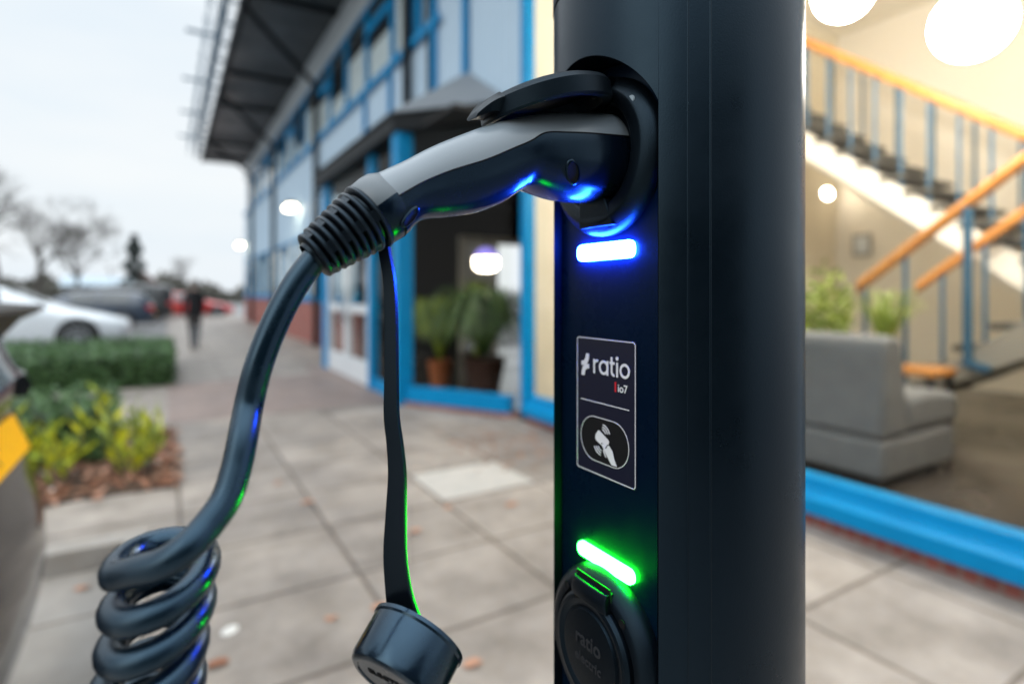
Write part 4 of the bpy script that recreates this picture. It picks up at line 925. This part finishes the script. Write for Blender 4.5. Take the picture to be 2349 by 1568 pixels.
# ================================================================== CARS
def wheel(car, x, y, r, side):
    mb = MB(); w = 0.20
    mb.lathe([(-w/2, r*0.68), (-w/2, r*0.95), (-w/2+0.02, r), (w/2-0.02, r), (w/2, r*0.95), (w/2, r*0.68)], (x, y, r), (0, 1, 0), 32, True, True)
    wh = mb.build('wheel', M['tyre'], car, 30, origin=(0, 0, 0))
    mb = MB(); yo = side*(w/2+0.004)
    mb.lathe([(0, r*0.67), (0.006, r*0.66), (0.006, r*0.58), (-0.03, r*0.56)], (x, y+yo, r), (0, side, 0), 32)
    for k in range(10):
        a = 2*math.pi*k/10; d = Vector((math.cos(a), 0, math.sin(a))); c = Vector((x, y+yo, r)); mb.bar(c+d*0.03, c+d*r*0.60, 0.022, 0.018, up=(0, 1, 0))
    mb.lathe([(0.012, 0.0), (0.012, 0.05), (-0.01, 0.055)], (x, y+yo, r), (0, side, 0), 16)
    mb.build('rim', M['rim'], wh, 40, origin=(0, 0, 0))
def car(name, loc, rz, paint, secs, lab, wheels, wr=0.33, front_glass=(3, 4), rear_glass=None, sides=(4, 6), grp='cars in the car park', plate=True):
    e = empty(name, loc, lab, 'car', grp, rz); e['local'] = 1; del e['local']
    def ring(s):
        x, zb, zs, zt, hw, ht = s
        h = [(hw*0.86, zb), (hw*0.97, zb+0.10), (hw, (zb+zs)/2), (hw*0.985, zs), (ht+0.015, zt-0.07), (ht-0.12, zt)]
        return [Vector((x, y, z)) for y, z in h] + [Vector((x, 0, zt+0.02))] + [Vector((x, -y, z)) for y, z in reversed(h)]
    rg = [ring(s) for s in secs]
    mb = MB(); mb.loft(rg); b = mb.build('body', paint, e, 80, origin=(0, 0, 0), subsurf=2)
    bpy.context.view_layer.update()
    # glazing sits just outside the body
    def quad(name, q, off, k=0.86):
        c = sum(q, Vector())/4; n = (q[1]-q[0]).cross(q[3]-q[0]).normalized()
        if n.dot(c-Vector((c.x*0.7, 0, 0.8))) < 0: n = -n
        q = [c+(p-c)*k for p in q]
        m_ = MB(); m_.add([p+n*off for p in q]+[p-n*0.03 for p in q], [(0, 1, 2, 3), (7, 6, 5, 4)]+[(i, i+4, (i+1) % 4+4, (i+1) % 4) for i in range(4)]); m_.build(name, M['carglass'], e, 0, origin=(0, 0, 0))
    for s_, (i3, i4) in ((1, (3, 4)), (-1, (9, 8))):
        for a in range(sides[0], sides[1]): quad('side_window', [rg[a][i3]+Vector((0, 0, 0.02)), rg[a+1][i3]+Vector((0, 0, 0.02)), rg[a+1][i4], rg[a][i4]], 0.006, 0.90)
    a, b_ = front_glass; quad('windscreen', [rg[a][5], rg[a][7], rg[b_][7], rg[b_][5]], 0.02, 0.92)
    if rear_glass: a, b_ = rear_glass; quad('rear_window', [rg[a][5], rg[a][7], rg[b_][7], rg[b_][5]], 0.02, 0.9)
    hw = max(s[4] for s in secs)
    for x in wheels:
        for sd in (1, -1):
            mb = MB(); mb.lathe([(0, wr*1.16), (0.006, wr*1.15), (0.006, 0.0)], (x, sd*(hw-0.012), wr+0.01), (0, sd, 0), 32); mb.build('wheel_arch_shade', M['tyre'], e, 40, origin=(0, 0, 0))  # dark disc stands in for the shaded gap around the wheel
            wheel(e, x, sd*(hw-0.082), wr, sd)
    f, r_ = secs[1], secs[-2]
    for sd in (1, -1):
        mb = MB(); mb.box(f[0]-0.25, f[0]+0.045, sd*f[4]*0.62-0.14, sd*f[4]*0.62+0.14, f[2]-0.10, f[2]+0.01); mb.build('headlight', M['headlight'], e, 0, origin=(0, 0, 0), bevel=0.03)
        mb = MB(); mb.box(r_[0]-0.06, r_[0]+0.22, sd*(r_[4]-0.07)-0.10, sd*(r_[4]-0.07)+0.085, r_[2]-0.22, r_[2]-0.02); mb.build('tail_light', M['redlight'], e, 0, origin=(0, 0, 0), bevel=0.03)
        mb = MB(); x = secs[3][0]-0.35; mb.box(x-0.06, x+0.06, sd*(hw+0.09)-0.08, sd*(hw+0.09)+0.08, 0.92, 1.05); mb.build('mirror', paint, e, 0, origin=(0, 0, 0), bevel=0.03)
    if plate:
        mb = MB(); mb.box(secs[-1][0]-0.03, secs[-1][0]-0.005, -0.26, 0.26, 0.55, 0.66); mb.build('number_plate', M['plate'], e, 0, origin=(0, 0, 0))
    return e
saloon = [(2.32, .38, .55, .60, .62, .55), (2.15, .22, .66, .70, .80, .66), (1.45, .2, .80, .87, .90, .74), (0.95, .2, .90, .97, .91, .76), (0.15, .2, .93, 1.38, .91, .60), (-0.6, .2, .95, 1.43, .91, .59), (-1.35, .2, .97, 1.33, .90, .60), (-1.95, .22, .95, 1.05, .86, .66), (-2.25, .3, .92, 1.0, .80, .62), (-2.34, .42, .80, .86, .70, .55)]
estate = [(2.32, .38, .55, .62, .62, .55), (2.15, .22, .68, .74, .80, .66), (1.45, .2, .86, .93, .90, .74), (1.0, .2, .93, 1.02, .91, .76), (0.25, .2, .97, 1.45, .91, .62), (-0.6, .2, .99, 1.50, .91, .62), (-1.6, .2, 1.0, 1.47, .90, .60), (-2.05, .22, 1.0, 1.36, .87, .58), (-2.28, .3, .95, 1.05, .82, .60), (-2.36, .42, .80, .90, .72, .55)]
van = [(2.3, .38, .60, .70, .65, .58), (2.15, .25, .80, .90, .85, .72), (1.6, .22, 1.0, 1.08, .93, .80), (1.3, .22, 1.05, 1.16, .94, .80), (0.7, .22, 1.08, 1.72, .94, .74), (-0.4, .22, 1.10, 1.80, .94, .76), (-1.6, .22, 1.10, 1.80, .94, .76), (-2.1, .25, 1.08, 1.76, .93, .75), (-2.25, .3, 1.0, 1.65, .90, .72), (-2.3, .42, .9, 1.5, .80, .65)]
GZ = -0.12
# white car, nose towards the building
p = on_z(165, 800, 0); pw = on_y(165, 700, 16.4)
car('parked_car', (pw.x-1.40, 17.3, GZ), 0, M['carwhite'], saloon, 'white car standing nose out behind the long clipped hedge', (1.40, -1.36), 0.34, rear_glass=(6, 7)).scale = (1.08, 1.08, 1.12)
pn = on_y(350, 700, 25.6)
car('parked_car', (pn.x-2.30, 26.5, GZ), R(180), M['carnavy'], estate, 'dark navy estate car with red tail light beyond the white car', (1.42, -1.36), 0.34, rear_glass=(7, 8))
# orientation: rear points to +x, so it is turned round
pb = on_y(398, 700, 31.0)
car('parked_car', (pb.x-2.3, 31.9, GZ), R(180), M['carblack'], van, 'tall black van parked beyond the navy estate', (1.42, -1.30), 0.35)
pr = on_y(538, 700, 34.5)
car('parked_car', (pr.x-2.25, 35.4, GZ), 0, M['carred'], saloon, 'red car parked beyond the end of the building', (1.40, -1.36), 0.33, rear_glass=(6, 7))
ps = on_y(300, 650, 40)
car('parked_car', (ps.x-1.2, 40.5, GZ), 0, M['carsilver'], estate, 'silver car farthest back, behind the navy estate', (1.42, -1.36), 0.33)

# nearest car: rear end in profile at the left edge
nc = empty('parked_car', (-2.4, 1.95, GZ), 'glossy dark hatchback with yellow number plate at the left edge', 'car', None)
rear = [(-0.50, 0.10), (-0.40, 0.16), (-0.345, 0.30), (-0.315, 0.44), (-0.308, 0.54), (-0.330, 0.66), (-0.352, 0.74), (-0.356, 0.80), (-0.372, 0.88), (-0.398, 0.955), (-0.385, 0.985), (-0.372, 1.02), (-0.392, 1.06), (-0.420, 1.12), (-0.440, 1.18), (-0.56, 1.235), (-1.0, 1.36), (-1.9, 1.40), (-2.7, 1.30), (-3.35, 0.95), (-4.2, 0.84), (-4.6, 0.66), (-4.68, 0.40), (-4.55, 0.10)]
CYc = 1.95
mb = MB(); rings = []
N_ = 15
for j in range(N_):
    s_ = -1+2*j/(N_-1); yy = CYc+0.90*math.copysign(1-(1-abs(s_))**1.5, s_) if False else CYc+0.90*s_
    ring = []
    for x, z in rear:
        k = abs(s_)**3.2
        xx = x-(0.26*k if x > -2.2 else -0.26*k)
        yz = yy if z < 0.9 else CYc+(yy-CYc)*(1-0.24*min(1, (z-0.9)/0.5))
        ring.append(Vector((xx, yz, z)))
    rings.append(ring)
mb.loft(rings); mb.build('body', M['nearcar'], nc, 40, subsurf=1)
# spoiler
mb = MB(); rings = []
for j in range(13):
    s_ = -1+j/6; yy = CYc+0.60*s_; dx = -0.06*abs(s_)**3
    rings.append([Vector((-0.62+dx, yy, 1.265)), Vector((-0.45+dx, yy, 1.268)), Vector((-0.325+dx, yy, 1.258)), Vector((-0.316+dx, yy, 1.248)), Vector((-0.38+dx, yy, 1.215)), Vector((-0.44+dx, yy, 1.14))])
mb.loft(rings); mb.build('spoiler', M['spoiler'], nc, 35)
mb = MB(); rings = []
for j in range(9):
    s_ = -1+j/4; yy = CYc+0.56*s_; dx = -0.26*(abs(s_)*0.62)**3.2
    rings.append([Vector((x+dx+0.004, yy, z)) for x, z in ((-0.384, 1.045), (-0.412, 1.10), (-0.432, 1.165), (-0.46, 1.16), (-0.44, 1.05))])
mb.loft(rings); mb.build('rear_window', M['carglass'], nc, 40)
mb = MB(); rt = Vector((0, 1, 0))
pa, pb_ = Vector((-0.361, 0, 0.835)), Vector((-0.400, 0, 0.940))
no = Vector((pb_-pa)).cross(rt).normalized()
if no.x < 0: no = -no
mb.add([q+Vector((0, yy, 0))+no*h_ for h_ in (0.004, 0.014) for q, yy in ((pa, 1.69), (pa, 2.19), (pb_, 2.19), (pb_, 1.69))], [(3, 2, 1, 0), (4, 5, 6, 7)]+[(i, (i+1) % 4, (i+1) % 4+4, i+4) for i in range(4)])
npl = mb.build('number_plate', M['plate'], nc, 0, bevel=0.003)
upv = (pb_-pa).normalized()
def pm(y): o_ = pa+upv*0.026+Vector((0, y, 0))+no*0.0142; return Matrix(((rt.x, upv.x, no.x, o_.x), (rt.y, upv.y, no.y, o_.y), (rt.z, upv.z, no.z, o_.z), (0, 0, 0, 1)))
mb = MB(); mb.add(*text_mesh('K', 0.085, pm(1.84), 0.0006, 0.0)); mb.build('plate_lettering', M['plateink'], npl, 0)
for sd in (-1, 1):
    mb = MB(); rings = []
    for j in range(7):
        s_ = sd*(0.42+0.5*j/6); yy = CYc+0.86*s_; dx = -0.26*abs(s_)**3.2
        rings.append([Vector((x+dx+0.012, yy, z)) for x, z in ((-0.372, 0.975), (-0.358, 1.01), (-0.376, 1.045), (-0.44, 1.04), (-0.44, 0.98))])
    mb.loft(rings); mb.build('tail_light', M['smoked'], nc, 40)
for x in (-1.25, -3.85):
    for sd in (-1, 1):
        mb = MB(); mb.lathe([(-0.1, 0.22), (-0.1, 0.30), (-0.08, 0.325), (0.08, 0.325), (0.1, 0.30), (0.1, 0.22)], (x, CYc+sd*0.815, GZ+0.332), (0, 1, 0), 32, True, True); wh = mb.build('wheel', M['tyre'], nc, 30)
        mb = MB(); mb.lathe([(0.101, 0.225), (0.106, 0.2), (0.08, 0.05), (0.085, 0)], (x, CYc+sd*0.815, GZ+0.332), (0, sd, 0), 24); mb.build('rim', M['rim'], wh, 30, origin=parent_origin(nc))
mb = MB(); mb.box(-2.6, -1.1, CYc+0.70, CYc+0.72, 1.0, 1.28); mb.box(-2.6, -1.1, CYc-0.72, CYc-0.70, 1.0, 1.28); mb.build('side_window', M['carglass'], nc, 0)

# ================================================================== PERSON
pp_ = on_z(446, 803, 0.0)
per = empty('person', pp_, 'person in a black coat walking away along the pavement', 'person')
def skinned(name, verts, edges, rad, mats, parent, pick, lv=2):
    me = bpy.data.meshes.new(name); me.from_pydata(verts, edges, []); o = bpy.data.objects.new(name, me); COL.objects.link(o)
    sk = o.modifiers.new('skin', 'SKIN'); sk.use_smooth_shade = True
    for i, r_ in enumerate(rad): me.skin_vertices[0].data[i].radius = (r_ if isinstance(r_, tuple) else (r_, r_)); me.skin_vertices[0].data[i].use_root = (i == 0)
    sb = o.modifiers.new('sub', 'SUBSURF'); sb.levels = sb.render_levels = lv
    bpy.context.view_layer.update()
    m2 = bpy.data.meshes.new_from_object(o.evaluated_get(bpy.context.evaluated_depsgraph_get()))
    o.modifiers.clear(); o.data = m2
    m2.materials.clear()
    for m_ in mats: m2.materials.append(m_)
    for p in m2.polygons: p.material_index = pick(p.center); p.use_smooth = True
    o.parent = parent; return o
S_ = 1.56/1.75
V_ = [(0, 0, .95), (0, 0, 1.12), (0, 0.0, 1.32), (0, 0.01, 1.45), (0, 0.03, 1.54), (0, 0.05, 1.66),
      (-.085, 0, .90), (-.07, .12, .50), (-.045, .06, .10), (-.045, .17, .04), (.085, 0, .90), (.07, -.02, .50), (.045, -.20, .13), (.045, -.12, .04),
      (-.19, 0, 1.40), (-.23, -.08, 1.13), (-.21, .02, .90), (-.20, .06, .80), (.18, 0, 1.40), (.20, .06, 1.13), (.17, .16, .93), (.16, .20, .84)]
E_ = [(0, 1), (1, 2), (2, 3), (3, 4), (4, 5), (0, 6), (6, 7), (7, 8), (8, 9), (0, 10), (10, 11), (11, 12), (12, 13), (3, 14), (14, 15), (15, 16), (16, 17), (3, 18), (18, 19), (19, 20), (20, 21)]
R_ = [(.16, .12), (.15, .11), (.17, .12), (.12, .09), .055, (.085, .105), .095, .065, .042, .04, .095, .065, .042, .04, .06, .048, .036, .03, .06, .048, .036, .03]
def pk(c):
    z = c.z/S_
    if z > 1.52: return 2
    if z < 0.84 and abs(c.x/S_) > 0.165 and z > 0.7: return 2
    return 0 if z > 0.62 else (1 if z > 0.09 else 0)
skinned('body', [tuple(q*S_ for q in v) for v in V_], E_, [tuple(q*S_ for q in r_) if isinstance(r_, tuple) else r_*S_ for r_ in R_], [M['coat'], M['jeans'], M['skin']], per, pk)
mb = MB(); hc = Vector((0, 0.035, 1.675))*S_; mb.lathe([(-0.10, 0.0), (-0.09, 0.085), (-0.03, 0.108), (0.04, 0.105), (0.09, 0.07), (0.112, 0.0)], hc, (0, -0.15, 1), 20); mb.build('hair', M['hair'], per, 70, origin=(0, 0, 0))

# ================================================================== TREES AND FAR THINGS
def bare_tree(loc, h, seed, lab, spread=0.55, depth=6):
    rnd = random.Random(seed); e = empty('bare_tree', loc, lab, 'tree', 'leafless trees beyond the car park')
    tk, tw = MB(), MB()
    def grow(p, d, ln, r, lv):
        q = p; pts = [p]; dd = d.copy()
        for k in range(3):
            dd = (dd+Vector((rnd.uniform(-1, 1), rnd.uniform(-1, 1), rnd.uniform(-0.3, 0.6)))*0.16).normalized(); q = q+dd*ln/3; pts.append(q)
        (tk if lv < 3 else tw).tube(pts, [r, r*0.85, r*0.72, r*0.6], 6 if lv < 3 else 3, False)
        if lv >= depth: return
        n = 3 if lv < 2 else rnd.choice((2, 3, 3))
        for i in range(n):
            a = rnd.uniform(0, 6.283); s_ = rnd.uniform(0.35, 1.0)*spread*1.3
            o = dd.orthogonal().normalized(); o = Matrix.Rotation(a, 3, dd) @ o
            nd = (dd*math.cos(s_)+o*math.sin(s_)+Vector((0, 0, 0.08))).normalized()
            grow(pts[rnd.choice((2, 3, 3))], nd, ln*rnd.uniform(0.62, 0.82), max(r*0.55, 0.012), lv+1)
    grow(Vector(loc), Vector((0, 0, 1)), h*0.27, h*0.024, 0)
    tk.build('trunk', M['bark'], e, 60); tw.build('crown', M['bark'], e, 60)
def gpt(px, d): q = at_d(px, 670, d); return (q.x, q.y, GZ)
bare_tree(gpt(5, 38), 11.5, 3, 'largest leafless tree at the far left behind the white car', 0.6, 7)
bare_tree(gpt(80, 46), 11.5, 5, 'leafless tree right of the largest one, over the white car roof', 0.65, 7)
bare_tree(gpt(178, 52), 9.5, 8, 'slighter leafless tree above the navy estate', 0.65, 7)
bare_tree(gpt(-70, 40), 12.0, 12, 'leafless tree partly cut by the left picture edge', 0.6)
bare_tree(gpt(428, 75), 6.4, 21, 'small distant leafless tree near the end of the building', 0.5)
# slim conifer
lc_ = gpt(308, 58); e = empty('conifer_tree', lc_, 'slim dark evergreen standing above the car roofs', 'tree')
mb = MB(); mb.tube([lc_, (lc_[0], lc_[1], 6.5)], [0.14, 0.03], 8); mb.build('trunk', M['bark'], e, 50)
mb = MB()
for i in range(2600):
    t = random.random()**0.8; z = 1.8+5.3*t; r_ = (1.25*(1-t)**0.55*(0.65+0.35*math.sin(t*19)))*random.random()**0.5; a = random.uniform(0, 6.283)
    leaf(mb, (lc_[0]+r_*math.cos(a), lc_[1]+r_*math.sin(a), z), Vector((math.cos(a), math.sin(a), random.uniform(-0.3, 0.6))), rdir(), 0.34, 0.14)
mb.build('crown', M['conifer'], e, 0)
# far belt of bushes: too dense to tell apart
mb = MB()
for i in range(9000):
    px_ = random.uniform(-160, 560); d_ = random.uniform(70, 95); hh = 2.4+0.9*math.sin(px_*0.021)+0.5*math.sin(px_*0.067+1)
    q = at_d(px_, 670, d_); leaf(mb, (q.x, q.y, GZ+random.random()**0.8*hh), rdir(), rdir(), 0.8, 0.45)
tag(mb.build('treeline', M['bush'], smooth=0), 'grey green belt of bare bushes along the horizon', 'bushes', kind='stuff')
# distant house
hp = gpt(322, 66); e = empty('distant_house', hp, 'small dark brick house with pale gable far beyond the car park', 'house')
def hb(x0, x1, y0, y1, z0, z1): return MB().box(hp[0]+x0, hp[0]+x1, hp[1]+y0, hp[1]+y1, z0, z1)
hb(-1.6, 1.6, 0, 6, GZ, 2.3).build('wall', M['houseb'], e, 0)
mb = MB(); mb.prism([(-1.9, 2.3), (1.9, 2.3), (0, 4.0)], lambda a, b: Vector((hp[0]+a, hp[1]-0.2, b)), lambda a, b: Vector((hp[0]+a, hp[1]+6.2, b))); mb.build('roof', M['houseb'], e, 0)
hb(-0.5, 0.5, -0.06, -0.002, 0.6, 2.0).build('window', M['paleframe'], e, 0)
hp2 = gpt(215, 60); e = empty('distant_shed', hp2, 'long low shed with pale grey roof behind the navy estate', 'shed')
mb = MB(); mb.box(hp2[0]-2.6, hp2[0]+3.2, hp2[1], hp2[1]+5, GZ, 2.0); mb.build('wall', M['roofgrey'], e, 0)
mb = MB(); mb.prism([(-0.3, 2.0), (5.3, 2.0), (2.5, 3.0)], lambda a, b: Vector((hp2[0]-2.9, hp2[1]+a, b)), lambda a, b: Vector((hp2[0]+3.5, hp2[1]+a, b))); mb.build('roof', M['steel'], e, 0)
mb = MB(); mb.box(hp2[0]-0.5, hp2[0]+1.2, hp2[1]-0.05, hp2[1]-0.002, GZ, 1.8); mb.build('door', M['darkmetal'], e, 0)

# ================================================================== SKY, SUN, CAMERA
w = bpy.data.worlds.new('World'); SC.world = w; w.use_nodes = True
nt = w.node_tree; bg = nt.nodes['Background']; bg.inputs['Strength'].default_value = 0.1
sky = nt.nodes.new('ShaderNodeTexSky'); sky.sky_type = 'NISHITA'; sky.sun_disc = False; sky.sun_elevation = R(12); sky.sun_rotation = R(250); sky.air_density = 1.5; sky.dust_density = 3
tc = nt.nodes.new('ShaderNodeTexCoord'); sx = nt.nodes.new('ShaderNodeSeparateXYZ'); nt.links.new(tc.outputs['Generated'], sx.inputs[0])
mp = nt.nodes.new('ShaderNodeMapping'); mp.inputs['Scale'].default_value = (1.5, 1.5, 6); nt.links.new(tc.outputs['Generated'], mp.inputs['Vector'])
ns = nt.nodes.new('ShaderNodeTexNoise'); ns.inputs['Scale'].default_value = 1.6; ns.inputs['Detail'].default_value = 5; nt.links.new(mp.outputs[0], ns.inputs['Vector'])
cr = nt.nodes.new('ShaderNodeValToRGB'); cr.color_ramp.elements[0].position = 0.3; cr.color_ramp.elements[1].position = 0.65
cr.color_ramp.elements[0].color = (6.8, 7.5, 8.1, 1); cr.color_ramp.elements[1].color = (7.6, 7.95, 8.2, 1)
nt.links.new(ns.outputs['Fac'], cr.inputs['Fac'])
mx = nt.nodes.new('ShaderNodeMix'); mx.data_type = 'RGBA'; mx.inputs['Factor'].default_value = 0.93
# overcast sky: the zenith is about three times as bright as the band above the horizon
mr = nt.nodes.new('ShaderNodeMapRange'); mr.inputs['From Min'].default_value = 0.40; mr.inputs['From Max'].default_value = 0.95; mr.inputs['To Min'].default_value = 1.0; mr.inputs['To Max'].default_value = 3.5
nt.links.new(sx.outputs['Z'], mr.inputs['Value'])
vm = nt.nodes.new('ShaderNodeVectorMath'); vm.operation = 'SCALE'; nt.links.new(cr.outputs[0], vm.inputs[0]); nt.links.new(mr.outputs[0], vm.inputs['Scale'])
nt.links.new(sky.outputs[0], mx.inputs[6]); nt.links.new(vm.outputs[0], mx.inputs[7]); nt.links.new(mx.outputs[2], bg.inputs['Color'])
sun = bpy.data.lights.new('sun', 'SUN'); sun.energy = 0.5; sun.angle = R(40); sun.color = (1.0, 0.95, 0.88)
so = bpy.data.objects.new('sun', sun); COL.objects.link(so); so.rotation_euler = (R(60), 0, R(-70))

cam = bpy.data.cameras.new('camera'); co = bpy.data.objects.new('camera', cam); COL.objects.link(co)
co.location = CAM; co.rotation_euler = (R(90), 0, -TH)
cam.sensor_width = 36; cam.lens = FPX/2349*36; cam.shift_y = -(784-HY)/2349; cam.clip_start = 0.02; cam.clip_end = 2000
cam.dof.use_dof = True; cam.dof.focus_distance = 0.352; cam.dof.aperture_fstop = cam.lens/7.0; cam.dof.aperture_blades = 0
SC.camera = co
SC.view_settings.view_transform = 'Standard'; SC.view_settings.look = 'None'; SC.view_settings.exposure = 0.35; SC.view_settings.gamma = 1.0
cy = SC.cycles; cy.use_denoising = True; cy.max_bounces = 8; cy.diffuse_bounces = 4; cy.glossy_bounces = 4; cy.transparent_max_bounces = 12; cy.sample_clamp_indirect = 6; cy.caustics_reflective = False; cy.caustics_refractive = False
